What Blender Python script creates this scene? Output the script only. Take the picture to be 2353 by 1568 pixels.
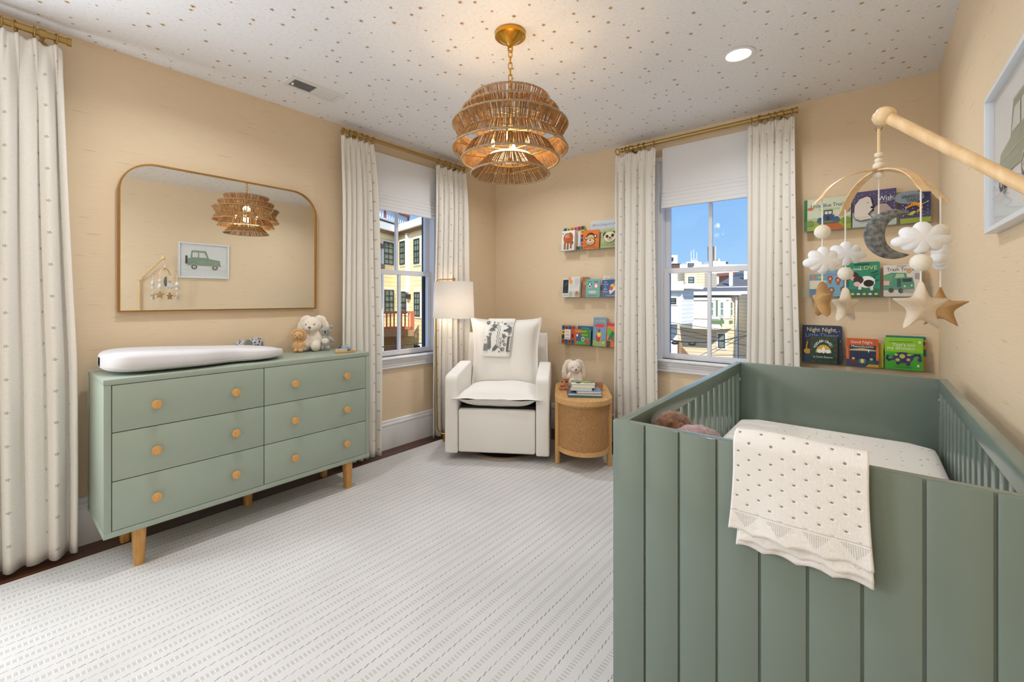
import bpy, bmesh, math, random
from mathutils import Vector, Matrix, Euler, noise
PI = math.pi
R = math.radians
random.seed(7)
scene = bpy.context.scene
for o in list(bpy.data.objects):
    bpy.data.objects.remove(o)
C = scene.collection.objects
W, H = 3.32, 2.5            # room width, ceiling height (m)
YF = -4.95                  # wall behind the camera
GROUND = -6.5               # street level outside

# ------------------------------------------------------------------ camera
CAM = Vector((3.0062, -3.4012, 1.2178)); YAW = 0.6853
cd = bpy.data.cameras.new('camera'); cam = bpy.data.objects.new('camera', cd); C.link(cam)
cd.sensor_width = 36; cd.lens = 996.75 / 2353 * 36; cd.clip_start = 0.03; cd.clip_end = 400
cd.shift_y = (686.48 - 784) / 2353
cam.location = CAM; cam.rotation_euler = (PI / 2, 0, YAW)
scene.camera = cam
# ------------------------------------------------------------------ sky, sun, lights, exposure
wd = bpy.data.worlds.new('sky'); scene.world = wd; wd.use_nodes = True
nt = wd.node_tree; nt.nodes.clear()
wo = nt.nodes.new('ShaderNodeOutputWorld'); bg = nt.nodes.new('ShaderNodeBackground')
tc = nt.nodes.new('ShaderNodeTexCoord'); sx = nt.nodes.new('ShaderNodeSeparateXYZ'); cr = nt.nodes.new('ShaderNodeValToRGB')
nt.links.new(tc.outputs['Generated'], sx.inputs[0]); nt.links.new(sx.outputs[2], cr.inputs[0])
cr.color_ramp.elements[0].position = 0.0; cr.color_ramp.elements[0].color = (0.36, 0.62, 0.90, 1)
cr.color_ramp.elements[1].position = 0.5; cr.color_ramp.elements[1].color = (0.10, 0.30, 0.80, 1)
nt.links.new(cr.outputs[0], bg.inputs[0]); bg.inputs[1].default_value = 1.0
nt.links.new(bg.outputs[0], wo.inputs[0])
SUN_E = 5.2
sd = bpy.data.lights.new('sun', 'SUN'); sun = bpy.data.objects.new('sun', sd); C.link(sun)
sd.energy = SUN_E; sd.angle = R(0.6); sd.color = (1, 0.95, 0.86)
sun.rotation_euler = Vector((-0.48, 0.60, -0.60)).to_track_quat('-Z', 'Y').to_euler()
def area(name, loc, aim, sx_, sy_, e, col=(1, 1, 1)):
    l = bpy.data.lights.new(name, 'AREA'); l.shape = 'RECTANGLE'; l.size = sx_; l.size_y = sy_; l.energy = e; l.color = col
    o = bpy.data.objects.new(name, l); C.link(o); o.location = loc
    o.rotation_euler = (Vector(aim) - Vector(loc)).to_track_quat('-Z', 'Y').to_euler(); return o
# daylight entering by the left window, plus an added fill light behind the camera
area('window_daylight', (0.02, -3.95, 1.5), (3.0, -3.3, 1.1), 0.8, 1.3, 50, (0.84, 0.92, 1.0))
area('rear_fill', (1.5, YF + 0.06, 1.3), (1.5, 0, 1.3), 1.8, 2.2, 5, (0.92, 0.96, 1.0))
scene.view_settings.view_transform = 'Standard'; scene.view_settings.look = 'None'
scene.view_settings.gamma = 1; scene.view_settings.use_curve_mapping = False
scene.view_settings.exposure = 0.17

# ------------------------------------------------------------------ colour + material helpers
def lin(c):
    return tuple(((v / 255) / 12.92 if v / 255 <= 0.04045 else ((v / 255 + 0.055) / 1.055) ** 2.4) for v in c)
def N(nt, t, **kw):
    n = nt.nodes.new('ShaderNode' + t)
    for k, v in kw.items(): setattr(n, k, v)
    return n
def newmat(name):
    m = bpy.data.materials.new(name); m.use_nodes = True; return m, m.node_tree, m.node_tree.nodes['Principled BSDF']
def lk(nt, a, b): nt.links.new(a, b)
def math_(nt, op, a, b=None, c=None):
    n = N(nt, 'Math', operation=op)
    for i, v in enumerate((a, b, c)):
        if v is None: continue
        if isinstance(v, (int, float)): n.inputs[i].default_value = v
        else: lk(nt, v, n.inputs[i])
    return n.outputs[0]
def mixc(nt, f, a, b):
    n = N(nt, 'MixRGB')
    for i, v in enumerate((f, a, b)):
        if isinstance(v, (int, float)): n.inputs[i].default_value = v
        elif isinstance(v, tuple): n.inputs[i].default_value = (*v, 1)
        else: lk(nt, v, n.inputs[i])
    return n.outputs[0]
def coords(nt, kind='Object', scale=(1, 1, 1), rot=(0, 0, 0)):
    t = N(nt, 'TexCoord'); mp = N(nt, 'Mapping'); mp.inputs['Scale'].default_value = scale; mp.inputs['Rotation'].default_value = rot
    lk(nt, t.outputs[kind], mp.inputs[0]); return mp.outputs[0]
def noisef(nt, vec, scale, detail=3, rough=0.5):
    n = N(nt, 'TexNoise'); n.inputs['Scale'].default_value = scale; n.inputs['Detail'].default_value = detail
    n.inputs['Roughness'].default_value = rough; lk(nt, vec, n.inputs['Vector']); return n.outputs[0]
def rampf(nt, f, a, b, lo=0.0, hi=1.0):
    n = N(nt, 'MapRange'); n.inputs[1].default_value = a; n.inputs[2].default_value = b; n.inputs[3].default_value = lo; n.inputs[4].default_value = hi
    lk(nt, f, n.inputs[0]); return n.outputs[0]
def bump(nt, p, hgt, strength=0.3, dist=0.002):
    b = N(nt, 'Bump'); b.inputs['Strength'].default_value = strength; b.inputs['Distance'].default_value = dist
    lk(nt, hgt, b.inputs['Height']); lk(nt, b.outputs[0], p.inputs['Normal'])
def mat(name, col, rough=0.5, metal=0, var=0.0, vs=8, bs=0, bscale=200, bdist=0.001, sheen=0, spec=None, stretch=(1, 1, 1), coat=0):
    m, nt, p = newmat(name)
    c = lin(col); p.inputs['Base Color'].default_value = (*c, 1); p.inputs['Roughness'].default_value = rough; p.inputs['Metallic'].default_value = metal
    if sheen: p.inputs['Sheen Weight'].default_value = sheen
    if coat: p.inputs['Coat Weight'].default_value = coat
    if spec is not None: p.inputs['Specular IOR Level'].default_value = spec
    if var or bs:
        v = coords(nt, 'Object', stretch)
    if var:
        f = noisef(nt, v, vs, 4); f = rampf(nt, f, 0.3, 0.7)
        lk(nt, mixc(nt, f, tuple(x * (1 - var) for x in c), tuple(min(1, x * (1 + var)) for x in c)), p.inputs['Base Color'])
    if bs: bump(nt, p, noisef(nt, v, bscale, 3), bs, bdist)
    return m
def wood(name, c1, c2, rough=0.45, scale=6, axis=2, stretch=12):
    m, nt, p = newmat(name); s = [stretch] * 3; s[axis] = 1
    v = coords(nt, 'Object', tuple(s)); f = noisef(nt, v, scale, 6, 0.6); f = rampf(nt, f, 0.32, 0.68)
    lk(nt, mixc(nt, f, lin(c1), lin(c2)), p.inputs['Base Color']); p.inputs['Roughness'].default_value = rough
    bump(nt, p, f, 0.08, 0.001); return m
def emit(name, col, e):
    m, nt, p = newmat(name); p.inputs['Base Color'].default_value = (*lin(col), 1)
    p.inputs['Emission Color'].default_value = (*lin(col), 1); p.inputs['Emission Strength'].default_value = e; return m
def glass(name, tint=(1, 1, 1), refl=0.08, rough=0.0, graz=0.6):
    m, nt, p = newmat(name); nt.nodes.remove(p); out = nt.nodes['Material Output']
    t = N(nt, 'BsdfTransparent'); t.inputs[0].default_value = (*tint, 1); g = N(nt, 'BsdfGlossy'); g.inputs['Roughness'].default_value = rough
    lw = N(nt, 'LayerWeight'); lw.inputs[0].default_value = 0.5; mx = N(nt, 'MixShader')
    lk(nt, math_(nt, 'ADD', refl * 0.6, math_(nt, 'MULTIPLY', math_(nt, 'POWER', lw.outputs['Facing'], 4.0), graz)), mx.inputs[0]); lk(nt, t.outputs[0], mx.inputs[1]); lk(nt, g.outputs[0], mx.inputs[2]); lk(nt, mx.outputs[0], out.inputs[0]); return m

# ---- materials
def make_wallpaper():
    m, nt, p = newmat('grasscloth'); v = coords(nt, 'Object', (4, 4, 300)); f = noisef(nt, v, 1.6, 4, 0.6)
    v2 = coords(nt, 'Object', (1, 1, 1)); big = noisef(nt, v2, 1.1, 2)
    v3 = coords(nt, 'Object', (7, 7, 110)); slub = rampf(nt, noisef(nt, v3, 1.0, 1), 0.70, 0.76)
    base = mixc(nt, rampf(nt, f, 0.3, 0.7), lin((227, 205, 173)), lin((236, 216, 187)))
    base = mixc(nt, rampf(nt, big, 0.3, 0.7, 0, 0.35), base, lin((232, 205, 166)))
    base = mixc(nt, math_(nt, 'MULTIPLY', slub, 0.35), base, lin((176, 146, 104)))
    lk(nt, base, p.inputs['Base Color']); p.inputs['Roughness'].default_value = 0.62; p.inputs['Specular IOR Level'].default_value = 0.3
    bump(nt, p, f, 0.25, 0.002); return m
def star_layer(nt, vec, sc, rmin, rmax, thresh, seed):
    mp = N(nt, 'Mapping'); mp.inputs['Location'].default_value = (seed, seed * 1.7, 0); lk(nt, vec, mp.inputs[0])
    vo = N(nt, 'TexVoronoi', voronoi_dimensions='2D'); vo.inputs['Scale'].default_value = sc; vo.inputs['Randomness'].default_value = 0.85
    lk(nt, mp.outputs[0], vo.inputs['Vector'])
    sub = N(nt, 'VectorMath', operation='SUBTRACT'); lk(nt, mp.outputs[0], sub.inputs[0]); lk(nt, vo.outputs['Position'], sub.inputs[1])
    s = N(nt, 'SeparateXYZ'); lk(nt, sub.outputs[0], s.inputs[0])
    cs = N(nt, 'SeparateColor'); lk(nt, vo.outputs['Color'], cs.inputs[0])
    ang = math_(nt, 'ARCTAN2', s.outputs[1], s.outputs[0]); r = math_(nt, 'SQRT', math_(nt, 'ADD', math_(nt, 'MULTIPLY', s.outputs[0], s.outputs[0]), math_(nt, 'MULTIPLY', s.outputs[1], s.outputs[1])))
    n = math_(nt, 'ADD', 5, math_(nt, 'MULTIPLY', math_(nt, 'GREATER_THAN', cs.outputs[0], 0.5), 3))
    a = math_(nt, 'ADD', math_(nt, 'MULTIPLY', math_(nt, 'DIVIDE', ang, 2 * PI), n), math_(nt, 'MULTIPLY', cs.outputs[1], 5))
    f = math_(nt, 'MULTIPLY', math_(nt, 'ABSOLUTE', math_(nt, 'SUBTRACT', math_(nt, 'FRACT', math_(nt, 'ADD', a, 10)), 0.5)), 2)
    f = math_(nt, 'POWER', f, 1.5)
    rad = math_(nt, 'ADD', rmin, math_(nt, 'MULTIPLY', math_(nt, 'POWER', cs.outputs[2], 1.2), rmax - rmin))
    rr = math_(nt, 'MULTIPLY', rad, math_(nt, 'ADD', 0.36, math_(nt, 'MULTIPLY', f, 0.64)))
    return math_(nt, 'MULTIPLY', math_(nt, 'LESS_THAN', r, rr), math_(nt, 'GREATER_THAN', cs.outputs[1], thresh))
def make_ceiling_paper():
    m, nt, p = newmat('star_wallpaper'); v = coords(nt, 'Object')
    s1 = star_layer(nt, v, 9.2, 0.007, 0.0140, 0.10, 3.1); s2 = star_layer(nt, v, 30, 0.0012, 0.0032, 0.45, 9.7); s3 = star_layer(nt, v, 75, 0.0007, 0.0014, 0.55, 5.3)
    gold = lin((176, 132, 72))
    big = noisef(nt, coords(nt, 'Object'), 60, 2)
    base = mixc(nt, rampf(nt, big, 0.3, 0.7), lin((233, 234, 238)), lin((240, 240, 243)))
    base = mixc(nt, math_(nt, 'MULTIPLY', s3, 0.55), base, lin((170, 160, 150)))
    base = mixc(nt, math_(nt, 'MAXIMUM', s1, s2), base, gold)
    lk(nt, base, p.inputs['Base Color']); lk(nt, math_(nt, 'MULTIPLY', s1, 0.35), p.inputs['Metallic'])
    p.inputs['Roughness'].default_value = 0.38; p.inputs['Specular IOR Level'].default_value = 0.35; return m
def make_rug_mat():
    m, nt, p = newmat('woven_rug'); t = N(nt, 'TexCoord'); s = N(nt, 'SeparateXYZ'); lk(nt, t.outputs['Object'], s.inputs[0])
    X, Y = s.outputs[0], s.outputs[1]
    jit = noisef(nt, t.outputs['Object'], 14, 2)
    Xj = math_(nt, 'ADD', X, math_(nt, 'MULTIPLY', math_(nt, 'SUBTRACT', jit, 0.5), 0.004))
    u = math_(nt, 'FRACT', math_(nt, 'ADD', math_(nt, 'DIVIDE', Xj, 0.0805), 20.49))       # 0..1 across one repeat
    cell = math_(nt, 'FLOOR', math_(nt, 'ADD', math_(nt, 'DIVIDE', Xj, 0.0805), 20.49))
    d = math_(nt, 'ABSOLUTE', math_(nt, 'SUBTRACT', u, 0.5))
    blockstripe = math_(nt, 'LESS_THAN', d, 0.125)
    yb = math_(nt, 'FRACT', math_(nt, 'ADD', math_(nt, 'DIVIDE', Y, 0.0139), 900)); bl = math_(nt, 'MULTIPLY', blockstripe, math_(nt, 'LESS_THAN', yb, 0.70))
    yd = math_(nt, 'FRACT', math_(nt, 'ADD', math_(nt, 'DIVIDE', Y, 0.0262), math_(nt, 'MULTIPLY', cell, 0.37)))
    yd = math_(nt, 'FRACT', math_(nt, 'ADD', yd, 40))
    dash = math_(nt, 'MULTIPLY', math_(nt, 'GREATER_THAN', d, 0.468), math_(nt, 'LESS_THAN', yd, 0.42))
    u2 = math_(nt, 'ABSOLUTE', math_(nt, 'SUBTRACT', math_(nt, 'FRACT', math_(nt, 'ADD', u, 0.0)), 0.5))
    hx = math_(nt, 'MULTIPLY', u2, 0.0805)
    herr = math_(nt, 'SINE', math_(nt, 'MULTIPLY', math_(nt, 'ADD', math_(nt, 'MULTIPLY', Y, 1.0), math_(nt, 'MULTIPLY', hx, 1.25)), 2 * PI / 0.0058))
    herr = math_(nt, 'ADD', 0.5, math_(nt, 'MULTIPLY', herr, 0.5))
    knots = math_(nt, 'MULTIPLY', math_(nt, 'SINE', math_(nt, 'MULTIPLY', X, 2 * PI / 0.0046)), math_(nt, 'SINE', math_(nt, 'MULTIPLY', Y, 2 * PI / 0.0046)))
    knots = math_(nt, 'ADD', 0.5, math_(nt, 'MULTIPLY', knots, 0.5))
    big = noisef(nt, t.outputs['Object'], 2.2, 3)
    base = mixc(nt, rampf(nt, big, 0.35, 0.65), lin((212, 210, 209)), lin((223, 221, 220)))
    base = mixc(nt, math_(nt, 'MULTIPLY', math_(nt, 'MULTIPLY', herr, math_(nt, 'SUBTRACT', 1, blockstripe)), 0.48), base, lin((182, 179, 175)))
    base = mixc(nt, math_(nt, 'MULTIPLY', bl, 0.60), base, mixc(nt, knots, lin((162, 157, 149)), lin((188, 184, 177))))
    wob = noisef(nt, t.outputs['Object'], 9, 2)
    base = mixc(nt, math_(nt, 'MULTIPLY', dash, rampf(nt, wob, 0.35, 0.6, 0.45, 1.0)), base, lin((122, 116, 108)))
    lk(nt, base, p.inputs['Base Color']); p.inputs['Roughness'].default_value = 0.9; p.inputs['Specular IOR Level'].default_value = 0.1
    hh = math_(nt, 'ADD', math_(nt, 'MULTIPLY', herr, 0.6), math_(nt, 'MULTIPLY', math_(nt, 'MULTIPLY', knots, blockstripe), 0.8))
    bump(nt, p, math_(nt, 'SUBTRACT', hh, dash), 0.35, 0.0015); return m
def make_curtain_mat():
    m, nt, p = newmat('dotted_curtain'); t = N(nt, 'TexCoord'); s = N(nt, 'SeparateXYZ'); lk(nt, t.outputs['UV'], s.inputs[0])
    U, V = s.outputs[0], s.outputs[1]
    cu = math_(nt, 'DIVIDE', U, 0.085); ci = math_(nt, 'FLOOR', cu); fu = math_(nt, 'MULTIPLY', math_(nt, 'SUBTRACT', math_(nt, 'SUBTRACT', cu, ci), 0.5), 0.085)
    par = math_(nt, 'FRACT', math_(nt, 'MULTIPLY', ci, 0.5))
    cv = math_(nt, 'ADD', math_(nt, 'DIVIDE', V, 0.145), par); fv = math_(nt, 'MULTIPLY', math_(nt, 'SUBTRACT', math_(nt, 'FRACT', cv), 0.5), 0.145)
    r = math_(nt, 'SQRT', math_(nt, 'ADD', math_(nt, 'MULTIPLY', fu, fu), math_(nt, 'MULTIPLY', fv, fv)))
    a = math_(nt, 'ARCTAN2', fv, fu); petal = math_(nt, 'ADD', 0.0058, math_(nt, 'MULTIPLY', math_(nt, 'COSINE', math_(nt, 'MULTIPLY', a, 5)), 0.0024))
    dot = math_(nt, 'MULTIPLY', math_(nt, 'LESS_THAN', r, petal), math_(nt, 'GREATER_THAN', r, 0.0012))
    big = noisef(nt, t.outputs['Object'], 120, 2)
    base = mixc(nt, rampf(nt, big, 0.3, 0.7), lin((248, 243, 234)), lin((252, 248, 241)))
    base = mixc(nt, math_(nt, 'MULTIPLY', dot, 0.62), base, lin((150, 144, 138)))
    lk(nt, base, p.inputs['Base Color']); p.inputs['Roughness'].default_value = 0.85; p.inputs['Specular IOR Level'].default_value = 0.15
    p.inputs['Sheen Weight'].default_value = 0.2
    bump(nt, p, big, 0.1, 0.0008)
    tr = N(nt, 'BsdfTranslucent'); lk(nt, base, tr.inputs[0]); mx = N(nt, 'MixShader'); mx.inputs[0].default_value = 0.18
    out = nt.nodes['Material Output']; lk(nt, p.outputs[0], mx.inputs[1]); lk(nt, tr.outputs[0], mx.inputs[2]); lk(nt, mx.outputs[0], out.inputs[0]); return m
def make_siding(name, c, line, pitch=0.11, rot=0):
    m, nt, p = newmat(name); t = N(nt, 'TexCoord'); s = N(nt, 'SeparateXYZ'); lk(nt, t.outputs['Object'], s.inputs[0])
    f = math_(nt, 'FRACT', math_(nt, 'ADD', math_(nt, 'DIVIDE', s.outputs[2], pitch), 500))
    g = math_(nt, 'LESS_THAN', f, 0.16); n = noisef(nt, t.outputs['Object'], 1.2, 3)
    base = mixc(nt, rampf(nt, n, 0.3, 0.7), lin(c), tuple(x * 0.93 for x in lin(c)))
    lk(nt, mixc(nt, math_(nt, 'MULTIPLY', g, 0.7), base, lin(line)), p.inputs['Base Color']); p.inputs['Roughness'].default_value = 0.7
    bump(nt, p, f, 0.5, 0.02); return m
def make_rattan():
    m, nt, p = newmat('rattan_weave'); t = N(nt, 'TexCoord'); s = N(nt, 'SeparateXYZ'); lk(nt, t.outputs['UV'], s.inputs[0])
    k = 2 * PI / 0.0105
    wp = math_(nt, 'MULTIPLY', math_(nt, 'SUBTRACT', noisef(nt, t.outputs['UV'], 60, 2), 0.5), 0.012)
    w1 = math_(nt, 'SINE', math_(nt, 'MULTIPLY', math_(nt, 'ADD', s.outputs[0], wp), k)); w2 = math_(nt, 'SINE', math_(nt, 'MULTIPLY', math_(nt, 'SUBTRACT', s.outputs[1], wp), k))
    w = math_(nt, 'MULTIPLY', w1, w2); n = noisef(nt, t.outputs['UV'], 150, 3, 0.7); n2 = noisef(nt, coords(nt, 'UV', (30, 4, 1)), 4, 3)
    f = math_(nt, 'ADD', math_(nt, 'MULTIPLY', w, 0.45), n)
    base = mixc(nt, rampf(nt, f, 0.2, 0.75), lin((132, 84, 42)), lin((220, 170, 110)))
    base = mixc(nt, rampf(nt, n2, 0.45, 0.7, 0, 0.45), base, lin((158, 110, 60)))
    lk(nt, base, p.inputs['Base Color']); p.inputs['Roughness'].default_value = 0.6
    bump(nt, p, f, 0.8, 0.003); return m
def make_sheet():
    m, nt, p = newmat('speckled_sheet'); v = coords(nt, 'Object')
    vo = N(nt, 'TexVoronoi'); vo.inputs['Scale'].default_value = 42; lk(nt, v, vo.inputs['Vector'])
    cs = N(nt, 'SeparateColor'); lk(nt, vo.outputs['Color'], cs.inputs[0])
    d = math_(nt, 'LESS_THAN', vo.outputs['Distance'], math_(nt, 'ADD', 0.06, math_(nt, 'MULTIPLY', cs.outputs[0], 0.13))); d = math_(nt, 'MULTIPLY', d, math_(nt, 'GREATER_THAN', cs.outputs[1], 0.3))
    lk(nt, mixc(nt, math_(nt, 'MULTIPLY', d, 0.8), lin((240, 235, 228)), mixc(nt, cs.outputs[2], lin((60, 58, 60)), lin((170, 140, 100)))), p.inputs['Base Color'])
    p.inputs['Roughness'].default_value = 0.85; bump(nt, p, noisef(nt, v, 9, 2), 0.3, 0.01); return m
def make_knit():
    m, nt, p = newmat('pointelle_knit'); t = N(nt, 'TexCoord'); s = N(nt, 'SeparateXYZ'); lk(nt, t.outputs['UV'], s.inputs[0])
    U, V = s.outputs[0], s.outputs[1]; pu, pv = 0.0215, 0.034
    cu = math_(nt, 'ADD', math_(nt, 'DIVIDE', U, pu), 40); ci = math_(nt, 'FLOOR', cu); fu = math_(nt, 'MULTIPLY', math_(nt, 'SUBTRACT', math_(nt, 'FRACT', cu), 0.5), pu)
    cv = math_(nt, 'ADD', math_(nt, 'DIVIDE', V, pv), math_(nt, 'ADD', 40, math_(nt, 'FRACT', math_(nt, 'MULTIPLY', ci, 0.5)))); fv = math_(nt, 'MULTIPLY', math_(nt, 'SUBTRACT', math_(nt, 'FRACT', cv), 0.5), pv)
    q = math_(nt, 'ADD', math_(nt, 'POWER', math_(nt, 'DIVIDE', math_(nt, 'ABSOLUTE', fu), 0.0031), 2), math_(nt, 'POWER', math_(nt, 'DIVIDE', math_(nt, 'ABSOLUTE', fv), 0.0021), 2))
    hole = math_(nt, 'LESS_THAN', q, 1.0); soft = rampf(nt, q, 0.6, 6.0)
    body = math_(nt, 'GREATER_THAN', V, 0.052)                      # pointelle field above the lace border
    hole = math_(nt, 'MULTIPLY', hole, body)
    # lace border: triangles of tiny eyelets
    tri = math_(nt, 'ABSOLUTE', math_(nt, 'SUBTRACT', math_(nt, 'FRACT', math_(nt, 'DIVIDE', U, 0.062)), 0.5))
    inside = math_(nt, 'LESS_THAN', math_(nt, 'MULTIPLY', tri, 0.085), math_(nt, 'SUBTRACT', V, 0.012))
    ey = math_(nt, 'MULTIPLY', math_(nt, 'SINE', math_(nt, 'MULTIPLY', math_(nt, 'ADD', U, V), 2 * PI / 0.0072)), math_(nt, 'SINE', math_(nt, 'MULTIPLY', math_(nt, 'SUBTRACT', U, V), 2 * PI / 0.0072)))
    lace = math_(nt, 'MULTIPLY', math_(nt, 'GREATER_THAN', ey, 0.25), math_(nt, 'MULTIPLY', inside, math_(nt, 'LESS_THAN', V, 0.045)))
    seam = math_(nt, 'LESS_THAN', math_(nt, 'ABSOLUTE', math_(nt, 'SUBTRACT', V, 0.05)), 0.0012)
    rib = math_(nt, 'SINE', math_(nt, 'MULTIPLY', U, 2 * PI / 0.0024)); rib2 = math_(nt, 'SINE', math_(nt, 'MULTIPLY', V, 2 * PI / 0.003))
    base = mixc(nt, hole, lin((244, 241, 238)), lin((158, 150, 142)))
    base = mixc(nt, math_(nt, 'MULTIPLY', lace, 0.55), base, lin((128, 122, 114)))
    base = mixc(nt, math_(nt, 'MULTIPLY', seam, 0.4), base, lin((150, 145, 138)))
    lk(nt, base, p.inputs['Base Color']); p.inputs['Roughness'].default_value = 0.95; p.inputs['Specular IOR Level'].default_value = 0.05
    hgt = math_(nt, 'ADD', math_(nt, 'MULTIPLY', soft, 0.8), math_(nt, 'MULTIPLY', math_(nt, 'ADD', rib, rib2), 0.12))
    bump(nt, p, math_(nt, 'SUBTRACT', hgt, lace), 0.6, 0.0015); return m
def make_print():
    m, nt, p = newmat('printed_ink'); a = N(nt, 'Attribute', attribute_name='Col'); lk(nt, a.outputs['Color'], p.inputs['Base Color'])
    p.inputs['Roughness'].default_value = 0.35; return m
def make_fur(name, c1, c2, sc=60):
    m, nt, p = newmat(name); v = coords(nt, 'Object', (1, 1, 0.35)); f = noisef(nt, v, sc, 5, 0.7)
    lk(nt, mixc(nt, rampf(nt, f, 0.35, 0.65), lin(c1), lin(c2)), p.inputs['Base Color']); p.inputs['Roughness'].default_value = 0.95
    p.inputs['Sheen Weight'].default_value = 0.4; p.inputs['Specular IOR Level'].default_value = 0.05
    bump(nt, p, f, 0.8, 0.004); return m

M = dict(
    wall=make_wallpaper(), ceil=make_ceiling_paper(), rug=make_rug_mat(), curtain=make_curtain_mat(), rattan=make_rattan(), sheet=make_sheet(), knit=make_knit(), ink=make_print(),
    trim=mat('white_trim', (238, 238, 240), 0.35), sash=mat('white_sash', (236, 237, 242), 0.3), shade_cloth=mat('roman_shade', (232, 232, 234), 0.8, bs=0.05, bscale=300),
    oakfloor=wood('dark_floor', (52, 26, 14), (96, 52, 28), 0.3, 5, 1, 10), sub=mat('floor_joint', (22, 12, 8), 0.7),
    brass=mat('brass', (190, 152, 84), 0.32, 1.0, 0.05, 6), brass2=mat('bright_brass', (214, 160, 62), 0.25, 1.0), brass_matt=mat('antique_brass', (176, 146, 88), 0.42, 0.85),
    frame=mat('mirror_brass', (178, 134, 70), 0.3, 1.0), mirror=mat('mirror', (240, 240, 236), 0.0, 1.0),
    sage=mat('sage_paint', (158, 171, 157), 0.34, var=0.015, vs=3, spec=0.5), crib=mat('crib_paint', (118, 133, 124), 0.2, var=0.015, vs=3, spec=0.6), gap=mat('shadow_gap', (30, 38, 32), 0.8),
    knob=wood('knob_wood', (205, 148, 84), (226, 176, 108), 0.4, 20), leg=wood('honey_leg', (188, 134, 68), (214, 164, 96), 0.4, 10),
    pad=mat('pad_white', (222, 219, 222), 0.55, spec=0.3), uph=mat('boucle_white', (238, 234, 228), 0.9, bs=0.25, bscale=350, bdist=0.0008, sheen=0.2, var=0.01, vs=3),
    dark=mat('black', (18, 18, 18), 0.6), darkwood=wood('base_wood', (70, 44, 28), (104, 70, 46), 0.4, 8), ringwood=mat('taupe_ring', (166, 148, 134), 0.5),
    oak=wood('oak', (196, 148, 88), (220, 176, 116), 0.45, 7, 1), pine=wood('pine', (224, 186, 136), (240, 212, 168), 0.45, 5, 2), beech=wood('beech_toy', (184, 124, 84), (206, 148, 108), 0.5, 14),
    acrylic=glass('acrylic', (0.97, 0.98, 0.98), 0.05), pane=glass('window_glass', (1, 1, 1), 0.018, 0.0, 0.25), picglass=glass('picture_glass', (1, 1, 1), 0.05, 0.0, 0.3),
    paper=mat('paper', (232, 226, 212), 0.8), white=mat('white', (240, 240, 240), 0.6), frame_white=mat('frame_white', (232, 236, 242), 0.35), mat_board=mat('mat_board', (226, 228, 226), 0.8),
    felt_white=mat('felt_white', (236, 238, 242), 0.95, bs=0.4, bscale=500), felt_grey=mat('felt_grey', (120, 123, 124), 0.95, var=0.55, vs=110, bs=0.5, bscale=400), felt_cream=mat('felt_cream', (232, 226, 212), 0.95, bs=0.5, bscale=400),
    felt_oat=mat('felt_oat', (214, 200, 180), 0.95, var=0.06, vs=90, bs=0.4, bscale=500), felt_tan=mat('felt_tan', (178, 140, 92), 0.95, var=0.08, vs=60, bs=0.4, bscale=500), string=mat('string', (240, 238, 234), 0.9),
    bead=mat('bead', (238, 222, 196), 0.6),
    rope=mat('abaca_rope', (160, 120, 76), 0.75, var=0.35, vs=40, spec=0.3), rope_grey=mat('abaca_rim', (170, 146, 116), 0.85, var=0.3, vs=120, bs=0.8, bscale=300),
    plush_white=make_fur('plush_ivory', (226, 212, 194), (244, 234, 222), 90), plush_lion=make_fur('plush_tan', (204, 158, 106), (222, 180, 130), 90), plush_mane=make_fur('plush_mane', (200, 150, 96), (226, 184, 132), 160),
    plush_grey=make_fur('plush_grey', (150, 146, 140), (182, 178, 172), 120), plush_brown=make_fur('plush_brown', (84, 54, 38), (138, 96, 68), 60), plush_mauve=make_fur('plush_mauve', (150, 120, 122), (186, 160, 160), 70),
    vent=mat('vent_white', (226, 226, 224), 0.5), lampshade=None,
)
def make_lampshade():
    m, nt, p = newmat('linen_shade'); p.inputs['Base Color'].default_value = (*lin((238, 238, 238)), 1); p.inputs['Roughness'].default_value = 0.9
    tr = N(nt, 'BsdfTranslucent'); tr.inputs[0].default_value = (*lin((246, 240, 232)), 1); mx = N(nt, 'MixShader'); mx.inputs[0].default_value = 0.4
    out = nt.nodes['Material Output']; lk(nt, p.outputs[0], mx.inputs[1]); lk(nt, tr.outputs[0], mx.inputs[2]); lk(nt, mx.outputs[0], out.inputs[0]); return m
M['lampshade'] = make_lampshade()
M['siding_white'] = make_siding('white_siding', (244, 243, 240), (196, 196, 196), 0.14)
M['siding_yellow'] = make_siding('yellow_siding', (255, 243, 204), (214, 190, 130), 0.15)
M['siding_beige'] = make_siding('beige_siding', (224, 206, 172), (160, 140, 108), 0.15)
M['siding_tan'] = make_siding('tan_siding', (206, 192, 166), (160, 146, 120), 0.15)
M['ext_trim'] = mat('ext_trim', (244, 242, 236), 0.6); M['ext_cream'] = mat('ext_cream', (240, 232, 206), 0.6); M['ext_dark'] = mat('ext_dark_sash', (42, 42, 40), 0.5)
M['ext_pane'] = mat('ext_pane', (120, 140, 132), 0.1, var=0.4, vs=2, spec=0.8); M['ext_green'] = mat('ext_green', (96, 124, 84), 0.6); M['shingle'] = mat('grey_shingle', (98, 98, 102), 0.9, var=0.12, vs=6)
M['deckwood'] = wood('deck_wood', (150, 78, 50), (186, 106, 72), 0.7, 6); M['oldwood'] = wood('weathered_wood', (128, 96, 66), (160, 126, 92), 0.8, 6); M['asphalt'] = mat('asphalt', (120, 118, 112), 0.9); M['brick'] = mat('brick_far', (196, 128, 100), 0.9)

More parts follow.
